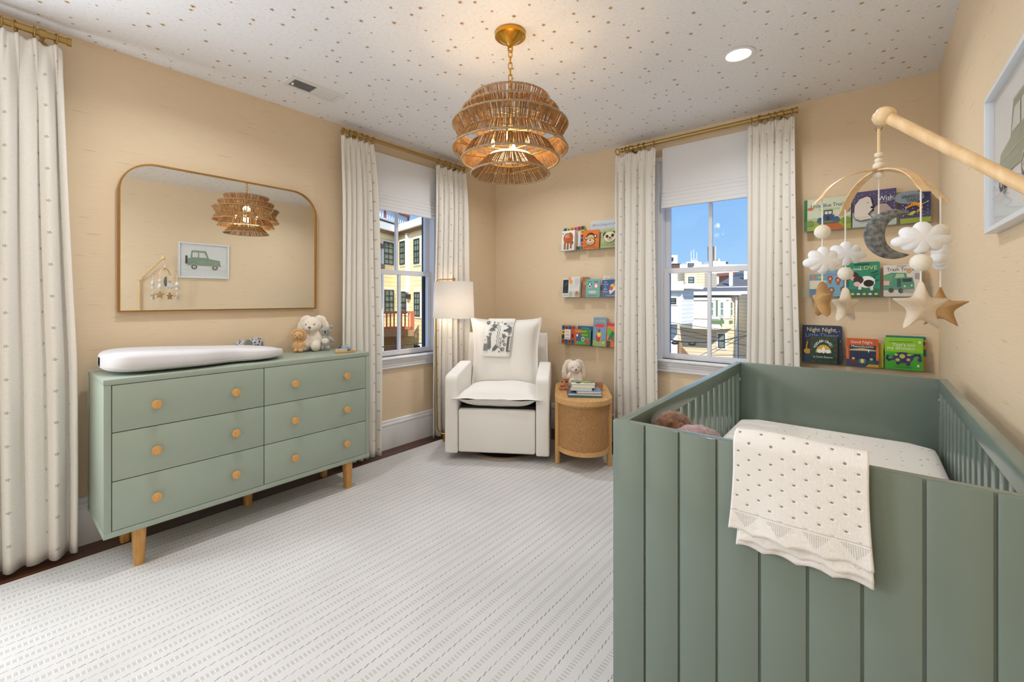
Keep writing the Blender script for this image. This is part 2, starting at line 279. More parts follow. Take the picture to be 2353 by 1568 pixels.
# ------------------------------------------------------------------ mesh helpers
def link(name, me, m, parent=None, smooth=None):
    o = bpy.data.objects.new(name, me); C.link(o)
    if m is not None and not me.materials:
        for mm in (m if isinstance(m, (list, tuple)) else [m]): me.materials.append(mm)
    if smooth is not None:
        for p in me.polygons: p.use_smooth = True
        me.set_sharp_from_angle(angle=R(smooth))
    if parent: o.parent = parent
    return o
def obj(name, bm, m, parent=None, smooth=None):
    me = bpy.data.meshes.new(name); bmesh.ops.recalc_face_normals(bm, faces=bm.faces); bm.to_mesh(me); bm.free(); return link(name, me, m, parent, smooth)
def thing(name, label, cat, loc=(0, 0, 0), rotz=0, group=None):
    o = bpy.data.objects.new(name, None); C.link(o); o.location = loc; o.rotation_euler = (0, 0, rotz); o.empty_display_size = 0.05
    return tag(o, label, cat, group)
def tag(o, label, cat, group=None):
    o['label'] = label; o['category'] = cat
    if group: o['group'] = group
    return o
def struct(o, label=None):
    o['kind'] = 'structure'
    if label: o['label'] = label
    return o
def bx(bm, x0, x1, y0, y1, z0, z1, bev=0, mi=0, mx=None, seg=2):
    r = bmesh.ops.create_cube(bm, size=1, matrix=Matrix.Translation(((x0 + x1) / 2, (y0 + y1) / 2, (z0 + z1) / 2)) @ Matrix.Diagonal((abs(x1 - x0), abs(y1 - y0), abs(z1 - z0), 1)))
    vs = r['verts']
    if bev:
        es = list({e for v in vs for e in v.link_edges}); rr = bmesh.ops.bevel(bm, geom=es, offset=bev, segments=seg, affect='EDGES', profile=0.5)
        fs = rr['faces']; vs = list({v for f in fs for v in f.verts})
    fset = {f for v in vs for f in v.link_faces}
    for f in fset: f.material_index = mi
    if mx is not None: bmesh.ops.transform(bm, matrix=mx, verts=list({v for f in fset for v in f.verts}))
    return bm
def box(name, x0, x1, y0, y1, z0, z1, m, parent=None, bev=0, smooth=None, seg=2):
    bm = bmesh.new(); bx(bm, x0, x1, y0, y1, z0, z1, bev, seg=seg); return obj(name, bm, m, parent, 40 if (bev and smooth is None) else smooth)
def tube(bm, pts, r, seg=8, closed=False, cap=True):
    pts = [Vector(p) for p in pts]; n = len(pts); rs = r if isinstance(r, (list, tuple)) else [r] * n
    rings = []; up = None
    for i, p in enumerate(pts):
        a = pts[(i - 1) % n] if (i > 0 or closed) else p; b = pts[(i + 1) % n] if (i < n - 1 or closed) else p
        t = (b - a).normalized()
        if up is None:
            up = Vector((0, 0, 1)) if abs(t.z) < 0.9 else Vector((1, 0, 0))
        s = t.cross(up).normalized(); up = s.cross(t).normalized()
        rings.append([bm.verts.new(p + (s * math.cos(2 * PI * k / seg) + up * math.sin(2 * PI * k / seg)) * rs[i]) for k in range(seg)])
    m = n if closed else n - 1
    for i in range(m):
        A, B = rings[i], rings[(i + 1) % n]
        for k in range(seg): bm.faces.new((A[k], A[(k + 1) % seg], B[(k + 1) % seg], B[k]))
    if cap and not closed:
        bm.faces.new(rings[0][::-1]); bm.faces.new(rings[-1])
    return bm
def lathe(bm, prof, seg=32, cx=0, cy=0, mx=None):
    rings = []; new = []
    for r, z in prof:
        if r < 1e-6: v = bm.verts.new((cx, cy, z)); rings.append([v]); new.append(v)
        else:
            ring = [bm.verts.new((cx + r * math.cos(2 * PI * k / seg), cy + r * math.sin(2 * PI * k / seg), z)) for k in range(seg)]; rings.append(ring); new += ring
    for A, B in zip(rings, rings[1:]):
        for k in range(seg):
            if len(A) == 1 and len(B) == 1: continue
            if len(A) == 1: bm.faces.new((A[0], B[k], B[(k + 1) % seg]))
            elif len(B) == 1: bm.faces.new((A[k], A[(k + 1) % seg], B[0]))
            else: bm.faces.new((A[k], A[(k + 1) % seg], B[(k + 1) % seg], B[k]))
    if mx is not None: bmesh.ops.transform(bm, matrix=mx, verts=new)
    return bm
def prism(bm, pts, z0, z1, bev=0, mx=None, mi=0):
    """outline in xy, extruded in z"""
    a = [bm.verts.new((x, y, z0)) for x, y in pts]; b = [bm.verts.new((x, y, z1)) for x, y in pts]; n = len(pts)
    fs = [bm.faces.new(a[::-1]), bm.faces.new(b)] + [bm.faces.new((a[i], a[(i + 1) % n], b[(i + 1) % n], b[i])) for i in range(n)]
    vs = a + b
    if bev:
        es = list({e for e in fs[0].edges} | {e for e in fs[1].edges}); rr = bmesh.ops.bevel(bm, geom=es, offset=bev, segments=2, affect='EDGES')
        vs = list({v for f in rr['faces'] for v in f.verts} | {v for v in vs if v.is_valid})
    for v in vs:
        for f in v.link_faces: f.material_index = mi
    if mx is not None: bmesh.ops.transform(bm, matrix=mx, verts=vs)
    return bm
def ball(bm, c, r, seg=20, rz=None, rot=None):
    rx, ry, rzz = r if isinstance(r, (list, tuple)) else (r, r, r)
    mx = Matrix.Translation(c) @ (Euler(rot).to_matrix().to_4x4() if rot else Matrix.Identity(4)) @ Matrix.Diagonal((rx, ry, rzz, 1))
    bmesh.ops.create_uvsphere(bm, u_segments=seg, v_segments=seg * 2 // 3, radius=1, matrix=mx); return bm
def grid(bm, nu, nv, f, uv=None):
    vs = [[bm.verts.new(f(i / nu, j / nv)) for j in range(nv + 1)] for i in range(nu + 1)]
    L = bm.loops.layers.uv.verify() if uv else None
    for i in range(nu):
        for j in range(nv):
            fc = bm.faces.new((vs[i][j], vs[i + 1][j], vs[i + 1][j + 1], vs[i][j + 1]))
            if uv:
                for l, (a, b) in zip(fc.loops, ((i, j), (i + 1, j), (i + 1, j + 1), (i, j + 1))): l[L].uv = uv(a / nu, b / nv)
    return bm
def rounded(x0, x1, y0, y1, r, n=6, which=(1, 1, 1, 1)):
    pts = []
    for (cx, cy, a0, w, px, py) in ((x1 - r, y1 - r, 0, which[0], x1, y1), (x0 + r, y1 - r, 90, which[1], x0, y1), (x0 + r, y0 + r, 180, which[2], x0, y0), (x1 - r, y0 + r, 270, which[3], x1, y0)):
        if w: pts += [(cx + r * math.cos(R(a0 + 90 * k / n)), cy + r * math.sin(R(a0 + 90 * k / n))) for k in range(n + 1)]
        else: pts.append((px, py))
    return pts
def evalmesh(o):
    dg = bpy.context.evaluated_depsgraph_get(); me = bpy.data.meshes.new_from_object(o.evaluated_get(dg)); return me
def blob(name, parts, m, parent=None, vox=0.006, smooth_it=6, disp=0.0):
    """one continuous soft body grown from overlapping ellipsoids (centre, radii, rotation)"""
    bm = bmesh.new()
    for c, r, *rot in parts: ball(bm, c, r, 18, rot=rot[0] if rot else None)
    me = bpy.data.meshes.new(name); bm.to_mesh(me); bm.free(); o = bpy.data.objects.new('tmp', me); C.link(o)
    md = o.modifiers.new('r', 'REMESH'); md.mode = 'VOXEL'; md.voxel_size = vox
    sm = o.modifiers.new('s', 'SMOOTH'); sm.iterations = smooth_it; sm.factor = 0.6
    res = evalmesh(o); bpy.data.objects.remove(o); res.name = name
    if disp:
        for v in res.vertices:
            v.co += v.normal * disp * noise.noise(v.co * 90)
    for p in res.polygons: p.use_smooth = True
    res.materials.clear(); return link(name, res, m, parent)
def copy_tree(o, parent=None):
    c = o.copy(); C.link(c); c.parent = parent
    for ch in list(o.children): copy_tree(ch, c)
    return c
_fc = {}
def textmesh(s):
    if s in _fc: return _fc[s]
    cu = bpy.data.curves.new('t', 'FONT'); cu.body = s; cu.size = 1; cu.resolution_u = 2; cu.align_x = 'CENTER'; cu.align_y = 'CENTER'
    o = bpy.data.objects.new('t', cu); C.link(o); bpy.context.view_layer.update(); me = evalmesh(o)
    vs = [v.co.copy() for v in me.vertices]; ps = [list(p.vertices) for p in me.polygons]; bpy.data.objects.remove(o); bpy.data.curves.remove(cu); bpy.data.meshes.remove(me)
    if vs:
        xs = [v.x for v in vs]; ys = [v.y for v in vs]; cx = (min(xs) + max(xs)) / 2; cy = (min(ys) + max(ys)) / 2
        vs = [(v.x - cx, v.y - cy) for v in vs]; w = max(xs) - min(xs); h = max(ys) - min(ys)
    else: w = h = 1
    _fc[s] = (vs, ps, w, h); return _fc[s]
def printed(name, specs, w, h, parent, place, step=0.00025, m=None):
    """flat print: specs in 0..1 of the sheet; place(u_m, v_m, lift) -> Vector"""
    verts, faces, cols = [], [], []
    def add(pts, fl, col, k):
        b = len(verts); verts.extend([place(x * w, y * h, (k + 1) * step) for x, y in pts])
        for f in fl: faces.append([b + i for i in f]); cols.append((*lin(col), 1))
    for k, s in enumerate(specs):
        t = s[0]
        if t == 'r': x0, y0, x1, y1, c = s[1:6]; add([(x0, y0), (x1, y0), (x1, y1), (x0, y1)], [[0, 1, 2, 3]], c, k)
        elif t == 'e':
            cx, cy, rx, ry, c = s[1:6]; a0 = s[6] if len(s) > 6 else 0; n = 20
            P = []
            for i in range(n):
                a = 2 * PI * i / n; x, y = rx * math.cos(a), ry * math.sin(a); P.append((cx + x * math.cos(a0) - y * math.sin(a0), cy + x * math.sin(a0) + y * math.cos(a0)))
            add(P, [list(range(n))], c, k)
        elif t == 'p': add(s[1], [list(range(len(s[1])))], s[2], k)
        elif t == 'l':                                              # stroke along points, width wd (fraction of h)
            P, wd_, c = s[1:4]
            for a, b in zip(P, P[1:]):
                dx, dy = (b[0] - a[0]) * w, (b[1] - a[1]) * h; L = math.hypot(dx, dy) or 1; nx, ny = -dy / L * wd_ * h / 2, dx / L * wd_ * h / 2
                ex, ey = dx / L * wd_ * h / 3, dy / L * wd_ * h / 3
                add([((a[0] * w - ex + nx) / w, (a[1] * h - ey + ny) / h), ((a[0] * w - ex - nx) / w, (a[1] * h - ey - ny) / h), ((b[0] * w + ex - nx) / w, (b[1] * h + ey - ny) / h), ((b[0] * w + ex + nx) / w, (b[1] * h + ey + ny) / h)], [[0, 1, 2, 3]], c, k)
        elif t == 't':
            txt, cx, cy, hh, c = s[1:6]; maxw = s[6] if len(s) > 6 else 0.9; rot = s[7] if len(s) > 7 else 0
            vs, ps, tw, th = textmesh(txt); sc = hh * h / 0.73; scx = sc
            if tw * sc > maxw * w: scx = maxw * w / tw
            if scx < sc * 0.6: sc = scx / 0.6
            P = []
            for x, y in vs:
                x, y = x * scx, y * sc; P.append(((cx * w + x * math.cos(rot) - y * math.sin(rot)) / w, (cy * h + x * math.sin(rot) + y * math.cos(rot)) / h))
            add(P, ps, c, k)
    me = bpy.data.meshes.new(name); me.from_pydata(verts, [], faces); at = me.color_attributes.new('Col', 'FLOAT_COLOR', 'CORNER')
    i = 0
    for p, c in zip(me.polygons, cols):
        for l in p.loop_indices: at.data[l].color = c
    return link(name, me, m or M['ink'], parent)

# ================================================================== ROOM SHELL
fl = box('floor', 0, W, YF, 0, -0.2, -0.006, M['sub']); struct(fl)
plank_me = {}
def plank(x0, x1, y0, y1):
    key = (round(x1 - x0, 3), round(y1 - y0, 3))
    if key not in plank_me:
        bm = bmesh.new(); a, b = (x1 - x0) / 2 - 0.0006, (y1 - y0) / 2 - 0.0006; bx(bm, -a, a, -b, b, -0.006, 0, 0.0008, seg=1)
        me = bpy.data.meshes.new('plank'); bm.to_mesh(me); bm.free(); me.materials.append(M['oakfloor']); plank_me[key] = me
    o = bpy.data.objects.new('plank', plank_me[key]); C.link(o); o.location = ((x0 + x1) / 2, (y0 + y1) / 2, 0); o.parent = fl
for i in range(5):                                       # oak boards along the window wall
    y = YF + 0.002 - (0.35 * ((i * 2) % 5)) * 0; off = (0.37 * i) % 0.9; y0 = YF
    while y0 < 0:
        y1 = min(0, y0 + (0.9 if y0 > YF else 0.9 - off)); plank(0.0 + i * 0.07, 0.07 + i * 0.07, y0, y1); y0 = y1
for j in range(5):                                       # and along the end wall
    x0 = 0.35
    k = 0
    while x0 < W:
        x1 = min(W, x0 + (0.95 if k else 0.95 - (0.31 * j) % 0.8)); k += 1; plank(x0, x1, -0.07 * (j + 1), -0.07 * j); x0 = x1
box('joined_boards', 0.35, W, YF, -0.35, -0.006, -0.0005, M['oakfloor'], fl)['kind'] = 'stuff'
ce = box('ceiling', -0.15, W + 0.15, YF - 0.15, 0.15, H, H + 0.12, M['ceil']); struct(ce)
WC_A, WC_B, HW, ZS, ZT = -1.165, 2.093, 0.355, 0.745, 2.30
bm = bmesh.new()
WC3 = -3.745
for y0, y1, z0, z1 in ((YF, WC3 - HW, 0, H), (WC3 - HW, WC3 + HW, 0, ZS), (WC3 - HW, WC3 + HW, ZT, H), (WC3 + HW, WC_A - HW, 0, H), (WC_A - HW, WC_A + HW, 0, ZS), (WC_A - HW, WC_A + HW, ZT, H), (WC_A + HW, 0.15, 0, H)):
    bx(bm, -0.16, 0, y0, y1, z0, z1)
struct(obj('wall_left', bm, M['wall']))
bm = bmesh.new()
for x0, x1, z0, z1 in ((-0.0, WC_B - HW, 0, H), (WC_B - HW, WC_B + HW, 0, ZS), (WC_B - HW, WC_B + HW, ZT, H), (WC_B + HW, W, 0, H)):
    bx(bm, x0, x1, 0, 0.16, z0, z1)
struct(obj('wall_back', bm, M['wall']))
struct(box('wall_right', W, W + 0.16, YF, 0.16, 0, H, M['wall'])); struct(box('wall_front', 0, W, YF - 0.16, YF, 0, H, M['wall']))
# baseboards: tall board with a moulded cap
def baseboard(name, mx, L):
    prof = [(0, 0), (0.016, 0), (0.016, 0.178), (0.012, 0.184), (0.019, 0.190), (0.019, 0.204), (0.012, 0.210), (0.015, 0.216), (0.013, 0.228), (0.006, 0.2325), (0, 0.2325)]
    bm = bmesh.new(); a = [bm.verts.new((0, -d, z)) for d, z in prof]; b = [bm.verts.new((L, -d, z)) for d, z in prof]; n = len(prof)
    for i in range(n): bm.faces.new((a[i], a[(i + 1) % n], b[(i + 1) % n], b[i]))
    bm.faces.new(a); bm.faces.new(b[::-1]); bmesh.ops.transform(bm, matrix=mx, verts=bm.verts)
    return struct(obj(name, bm, M['trim']))
baseboard('baseboard_left', Matrix.Translation((0, YF, 0)) @ Matrix.Rotation(PI / 2, 4, 'Z'), -YF)
baseboard('baseboard_back', Matrix.Translation((0, 0, 0)), W)
baseboard('baseboard_right', Matrix.Translation((W, 0, 0)) @ Matrix.Rotation(-PI / 2, 4, 'Z'), -YF)

# ------------------------------------------------------------------ windows (local: x along wall, y outward, z up)
def window(name, mx, shade=True, wname='window blind'):
    root = bpy.data.objects.new(name, None); C.link(root); root.matrix_world = mx; root['kind'] = 'structure'
    h = HW
    def P(n, boxes, m, bev=0.002, par=root):
        bm = bmesh.new()
        for b in boxes: bx(bm, *b, bev, seg=1)
        o = obj(n, bm, m, par); return o
    P('jamb', [(-h, -h + 0.018, 0.0, 0.16, ZS, ZT), (h - 0.018, h, 0.0, 0.16, ZS, ZT), (-h + 0.0181, h - 0.0181, 0.0, 0.16, ZT - 0.018, ZT), (-h + 0.0181, h - 0.0181, 0.04, 0.16, ZS, ZS + 0.018)], M['sash'])
    P('casing', [(-h - 0.095, -h + 0.002, -0.018, 0, ZS, ZT - 0.0025), (h - 0.002, h + 0.095, -0.018, 0, ZS, ZT - 0.0025), (-h - 0.095, h + 0.095, -0.018, 0, ZT - 0.002, ZT + 0.035)], M['trim'], 0.004)
    P('stool', [(-h - 0.115, h + 0.115, -0.05, 0.045, 0.722, ZS)], M['trim'], 0.008)
    ap = bmesh.new()
    for d, z0, z1 in ((0.030, 0.704, 0.722), (0.022, 0.690, 0.704), (0.014, 0.662, 0.690), (0.022, 0.650, 0.662), (0.012, 0.641, 0.650)): bx(ap, -h - 0.095, h + 0.095, -d, 0, z0, z1, 0.003, seg=1)
    obj('apron', ap, M['trim'], root)
    def sash(n, y, z0, z1, bt, tp):
        s = P(n, [(-h + 0.018, -h + 0.055, y, y + 0.032, z0, z1), (h - 0.055, h - 0.018, y, y + 0.032, z0, z1), (-h + 0.0551, h - 0.0551, y + 0.0006, y + 0.0314, z0, z0 + bt), (-h + 0.0551, h - 0.0551, y + 0.0006, y + 0.0314, z1 - tp, z1)], M['sash'])
        P('muntin', [(-0.013, 0.013, y + 0.004, y + 0.028, z0 + bt, z1 - tp)], M['sash'], 0.002, s)
        for a, b in ((-h + 0.05, -0.008), (0.008, h - 0.05)):
            bm = bmesh.new(); bx(bm, a, b, y + 0.014, y + 0.018, z0 + bt - 0.004, z1 - tp + 0.004); obj('pane', bm, M['pane'], s)
    sash('lower_sash', 0.042, ZS + 0.004, 1.457, 0.036, 0.040)
    sash('upper_sash', 0.078, 1.42, ZT - 0.018, 0.034, 0.04)
    P('screen_frame', [(-h + 0.018, -h + 0.034, 0.125, 0.155, ZS + 0.02, ZT), (h - 0.034, h - 0.018, 0.125, 0.155, ZS + 0.02, ZT)], M['ext_dark'], 0)
    return root
MA = Matrix(((0, -1, 0, 0), (1, 0, 0, WC_A), (0, 0, 1, 0), (0, 0, 0, 1)))       # left wall: local x -> +y, local y -> -x
MB_ = Matrix(((1, 0, 0, WC_B), (0, 1, 0, 0), (0, 0, 1, 0), (0, 0, 0, 1)))
MA3 = MA.copy(); MA3[1][3] = WC3
window('window_1', MA); window('window_2', MB_); window('window_3', MA3)
def roman(mx, label, zt):
    root = thing('roman_shade', label, 'window shade'); root.matrix_world = mx
    h = 0.325; bm = bmesh.new(); bx(bm, -h, h, -0.030, -0.026, 2.06, zt, 0); obj('panel', bm, M['shade_cloth'], root)
    box('head_rail', -h, h, -0.026, 0.0, zt - 0.04, zt, M['shade_cloth'], root)
    for k in range(5):
        z = 2.075 - k * 0.030; d = 0.034 + 0.004 * k; bm = bmesh.new()
        pts = [(-d + 0.012, z), (-d, z - 0.008), (-d - 0.003, z - 0.022), (-d, z - 0.034), (-d + 0.012, z - 0.036), (-0.024, z - 0.02), (-0.024, z)]
        a = [bm.verts.new((-h, y, q)) for y, q in pts]; b = [bm.verts.new((h, y, q)) for y, q in pts]; n = len(pts)
        for i in range(n): bm.faces.new((a[i], a[(i + 1) % n], b[(i + 1) % n], b[i]))
        bm.faces.new(a); bm.faces.new(b[::-1]); obj('fold', bm, M['shade_cloth'], root, 50)
roman(Matrix.Translation((0, 0, 0)) @ MA, 'white roman shade drawn halfway on the window beside the floor lamp', 2.37)
roman(MB_, 'white roman shade drawn halfway on the window beyond the crib', 2.39)

# ------------------------------------------------------------------ curtain rods and curtains (local x along wall, y into the room is negative)
def rod(mx, x0, x1, label):
    root = thing('curtain_rod', label, 'curtain rod'); root.matrix_world = mx; z = 2.425
    bm = bmesh.new(); tube(bm, [(x0, -0.1, z), (x1, -0.1, z)], 0.0145, 14); obj('pole', bm, M['brass_matt'], root, 40)
    for x, s in ((x0, -1), (x1, 1)):
        bm = bmesh.new(); tube(bm, [(x - s * 0.006, -0.1, z), (x + s * 0.008, -0.1, z)], [0.019, 0.019], 16); obj('end_cap', bm, M['brass_matt'], root, 40)
        bm = bmesh.new(); xx = x - s * 0.085; tube(bm, [(xx - 0.011, -0.1, z), (xx + 0.011, -0.1, z)], 0.0195, 16); tube(bm, [(xx, -0.1, z - 0.012), (xx, -0.05, z - 0.02), (xx, -0.002, z - 0.02)], 0.008, 8)
        tube(bm, [(xx, -0.008, z - 0.02), (xx, 0.0, z - 0.02)], 0.026, 16); obj('bracket', bm, M['brass_matt'], root, 40)
    return root
def curtain(mx, x0, x1, b0, b1, label, seed, npl=6, zb=0.02, lead=0):
    """x0..x1 at the rod, b0..b1 at the hem"""
    rnd = random.Random(seed); root = thing('curtain', label, 'curtain', group=None); root.matrix_world = mx
    zt = 2.388; pos = [(i + 0.5 + rnd.uniform(-0.22, 0.22)) / npl for i in range(npl)]; pos[0] = 0.06; pos[-1] = 0.94
    ph = [rnd.uniform(-0.6, 0.6) for _ in range(8)]; fab = abs(x1 - x0) * 2.1
    def f(t, s):
        z = zt + (zb - zt) * s; xa = x0 + (x1 - x0) * t; xb = b0 + (b1 - b0) * t; k = min(1, s * 1.6) ** 0.8; x = xa + (xb - xa) * k
        w = math.exp(-s * 16)                                 # header weight
        c = t * npl + 0.12 * math.sin(3 * t + ph[0])
        amp = (0.016 + 0.011 * min(1, s * 5)) * (0.75 + 0.35 * math.sin(2.3 * c + ph[1]))
        fold = math.cos(2 * PI * c + ph[2] * 0.3 + 0.5 * math.sin(2 * s + ph[3])) + 0.35 * math.sin(4 * PI * c + ph[4] + 1.2 * s)
        head = 0.0
        for p in pos:
            d = (t - p) * fab; 
            if abs(d) < 0.06: head += 0.016 * (1 + math.cos(d / 0.06 * PI)) / 2 * (0.45 + 0.55 * abs(math.cos(d / 0.06 * PI * 1.5)))
        y = -0.1 + 0.012 * w - amp * fold * (1 - w) - head * w * 1.6
        x += 0.012 * math.sin(2 * PI * c + ph[5]) * (1 - w) + 0.006 * math.sin(5 * s + ph[6] + t * 4)
        dip = -0.004 * (1 - math.cos(2 * PI * c)) * w if False else 0
        for p in pos: dip += 0.014 * math.exp(-((t - p) * fab / 0.045) ** 2) * w
        if s > 0.93: y -= 0.006 * math.sin(9 * t + ph[7]) * (s - 0.93) / 0.07
        return Vector((x, min(y, -0.03), z + dip - 0.012 * w))
    bm = bmesh.new(); nz = 46; nt_ = npl * 22
    ss = [0, .004, .012, .022, .034, .05, .07, .095, .13, .17] + [.17 + (.83) * k / (nz - 10) for k in range(1, nz - 9)]
    grid(bm, nt_, len(ss) - 1, lambda a, b: f(a, ss[int(round(b * (len(ss) - 1)))]), lambda a, b: (a * fab + seed * 0.31, ss[int(round(b * (len(ss) - 1)))] * 2.37))
    o = obj('cloth', bm, M['curtain'], root); 
    for p in o.data.polygons: p.use_smooth = True
    so = o.modifiers.new('th', 'SOLIDIFY'); so.thickness = 0.0025; so.offset = 0
    ring_me = None
    for p in pos:
        if ring_me is None:
            bm = bmesh.new(); tube(bm, [(0, 0.0235 * math.cos(2 * PI * k / 20), 0.0235 * math.sin(2 * PI * k / 20)) for k in range(20)], 0.0032, 8, closed=True)
            tube(bm, [(0, 0, -0.0235), (0, -0.002, -0.036)], 0.0022, 6); me = bpy.data.meshes.new('ring'); bm.to_mesh(me); bm.free(); me.materials.append(M['brass_matt'])
            for q in me.polygons: q.use_smooth = True
            ring_me = me
        r = bpy.data.objects.new('curtain_ring', ring_me); C.link(r); r.parent = root; r.location = (x0 + (x1 - x0) * p, -0.1, 2.4205); r.rotation_euler = (0, 0, rnd.uniform(-0.45, 0.45))
    return root
rod(MA, -1.754 - WC_A, -0.554 - WC_A, 'brass curtain rod above the window beside the floor lamp')
rod(MB_, 1.463 - WC_B, 2.660 - WC_B, 'brass curtain rod above the window beyond the crib')
rod(MA3, -4.35 - WC3, -3.140 - WC3, 'brass curtain rod cut off by the left edge of the photo')
curtain(MA, -1.776 - WC_A, -1.500 - WC_A, -1.772 - WC_A, -1.465 - WC_A, 'cream dotted curtain hanging between the sage dresser and the left window', 3, 6)
curtain(MA, -0.885 - WC_A, -0.515 - WC_A, -0.93 - WC_A, -0.50 - WC_A, 'cream dotted curtain hanging behind the brass floor lamp', 5, 6)
curtain(MB_, 1.405 - WC_B, 1.745 - WC_B, 1.40 - WC_B, 1.765 - WC_B, 'cream dotted curtain hanging beside the rattan side table', 8, 6)
curtain(MB_, 2.385 - WC_B, 2.650 - WC_B, 2.38 - WC_B, 2.675 - WC_B, 'cream dotted curtain hanging between the far window and the books behind the mobile', 11, 6)
curtain(MA3, -3.56 - WC3, -3.158 - WC3, -3.57 - WC3, -3.112 - WC3, 'tall cream dotted curtain at the left edge of the photo, left of the dresser', 14, 7)

# ------------------------------------------------------------------ ceiling fittings
def recessed(x, y, label, group=None):
    t = thing('recessed_light', label, 'ceiling light', (x, y, H), group=group)
    bm = bmesh.new(); lathe(bm, [(0.060, -0.001), (0.078, -0.001), (0.080, -0.004), (0.074, -0.0065), (0.060, -0.004)], 40); obj('trim_ring', bm, M['white'], t, 40)
    bm = bmesh.new(); lathe(bm, [(0.0, -0.003), (0.061, -0.003), (0.061, -0.001), (0, -0.001)], 40); obj('lens', bm, emit('lens_glow', (255, 244, 226), 5), t)
    l = bpy.data.lights.new('downward_area', 'AREA'); l.shape = 'DISK'; l.size = 0.12; l.energy = CAN_E; l.color = (0.95, 0.975, 1.0); l.spread = R(150)
    o = bpy.data.objects.new('downward_area', l); C.link(o); o.location = (x, y, H - 0.012); return t
CAN_E = 6.6
recessed(2.485, -0.885, 'round white recessed ceiling light, glowing')
for x, y in ((0.83, -0.885), (0.83, -2.75), (2.485, -2.75)):   # added fill lamps without fittings: one behind the pendant, two above the view
    l = bpy.data.lights.new('downward_area', 'AREA'); l.shape = 'DISK'; l.size = 0.12; l.energy = CAN_E * (0.45 if (x > 2 and y < -2) else 1); l.color = (0.95, 0.975, 1.0); l.spread = R(150)
    o = bpy.data.objects.new('downward_area', l); C.link(o); o.location = (x, y, H - 0.012)
vt = thing('ceiling_vent', 'white louvred air vent in the starry ceiling', 'air vent', (0.382, -2.11, H))
bm = bmesh.new()
for b in ((-0.075, 0.075, -0.165, -0.135), (-0.075, 0.075, 0.135, 0.165), (-0.075, -0.05, -0.135, 0.135), (0.05, 0.075, -0.135, 0.135), (-0.05, 0.05, -0.003, 0.003)): bx(bm, *b, -0.006, 0, 0.001, seg=1)
obj('frame', bm, M['vent'], vt); box('duct', -0.052, 0.052, -0.137, 0.137, -0.001, 0.0, M['dark'], vt)
lm = {}
for side, a in ((-1, 0.7), (1, -0.5)):
    bm = bmesh.new(); bx(bm, -0.05, 0.05, -0.0032, 0.0032, -0.0006, 0.0006); bmesh.ops.rotate(bm, matrix=Matrix.Rotation(a, 3, 'X'), verts=bm.verts); me = bpy.data.meshes.new('louvre'); bm.to_mesh(me); bm.free(); me.materials.append(M['vent']); lm[side] = me
for k in range(14):
    for side in (-1, 1):
        o = bpy.data.objects.new('louvre', lm[side]); C.link(o); o.parent = vt; o.location = (0, side * (0.009 + k * 0.0092), -0.0035)
bm = bmesh.new(); bx(bm, -0.02, 0.0, -0.128, -0.12, -0.012, -0.004, 0.001); obj('lever', bm, M['white'], vt)

# ------------------------------------------------------------------ woven pendant
PX, PY = 1.674, -1.785
pd = thing('pendant_lamp', 'tiered woven rope pendant lamp on a brass chain', 'pendant lamp', (PX, PY, 0))
bm = bmesh.new(); lathe(bm, [(0, H), (0.072, H), (0.074, H - 0.004), (0.074, H - 0.020), (0.068, H - 0.024), (0.062, H - 0.022), (0.020, H - 0.052), (0.016, H - 0.060), (0.010, H - 0.066), (0, H - 0.066)], 48); obj('canopy', bm, M['brass2'], pd, 35)
def chain_link(z, a, h=0.036, r=0.0085, t=0.0026):
    pts = [(r * math.cos(R(q)), 0, z + (h / 2 - r if q <= 180 else -h / 2 + r) + r * math.sin(R(q))) for q in list(range(0, 181, 30)) + list(range(180, 361, 30))]
    bm = bmesh.new(); tube(bm, pts, t, 8, closed=True); bmesh.ops.rotate(bm, matrix=Matrix.Rotation(a, 3, 'Z'), verts=bm.verts); return obj('chain_link', bm, M['brass2'], pd, 60)
zz = H - 0.066
chain_link(zz - 0.010, 0.5, 0.034, 0.010, 0.004)
k = 0; z = zz - 0.035
while z > 2.19: chain_link(z, 0.5 + (k % 2) * PI / 2); z -= 0.029; k += 1
bm = bmesh.new(); tube(bm, [(0, 0, 2.205), (0, 0, 1.90)], 0.005, 8); 
for a in range(3):
    c, s = math.cos(a * 2 * PI / 3), math.sin(a * 2 * PI / 3)
    for z, r in ((2.17, 0.185), (2.11, 0.23), (2.05, 0.272), (1.937, 0.272), (1.885, 0.232), (1.82, 0.186)): tube(bm, [(0.0, 0, min(z, 2.17)), (r * c, r * s, z)], 0.0018, 5)
for z, r in ((1.99, 0.243), (2.005, 0.243), (1.955, 0.19), (1.889, 0.12), (2.055, 0.203), (2.112, 0.16)): tube(bm, [(r * math.cos(q * 2 * PI / 48), r * math.sin(q * 2 * PI / 48), z) for q in range(48)], 0.002, 5, closed=True)
obj('frame', bm, M['brass_matt'], pd, 40)
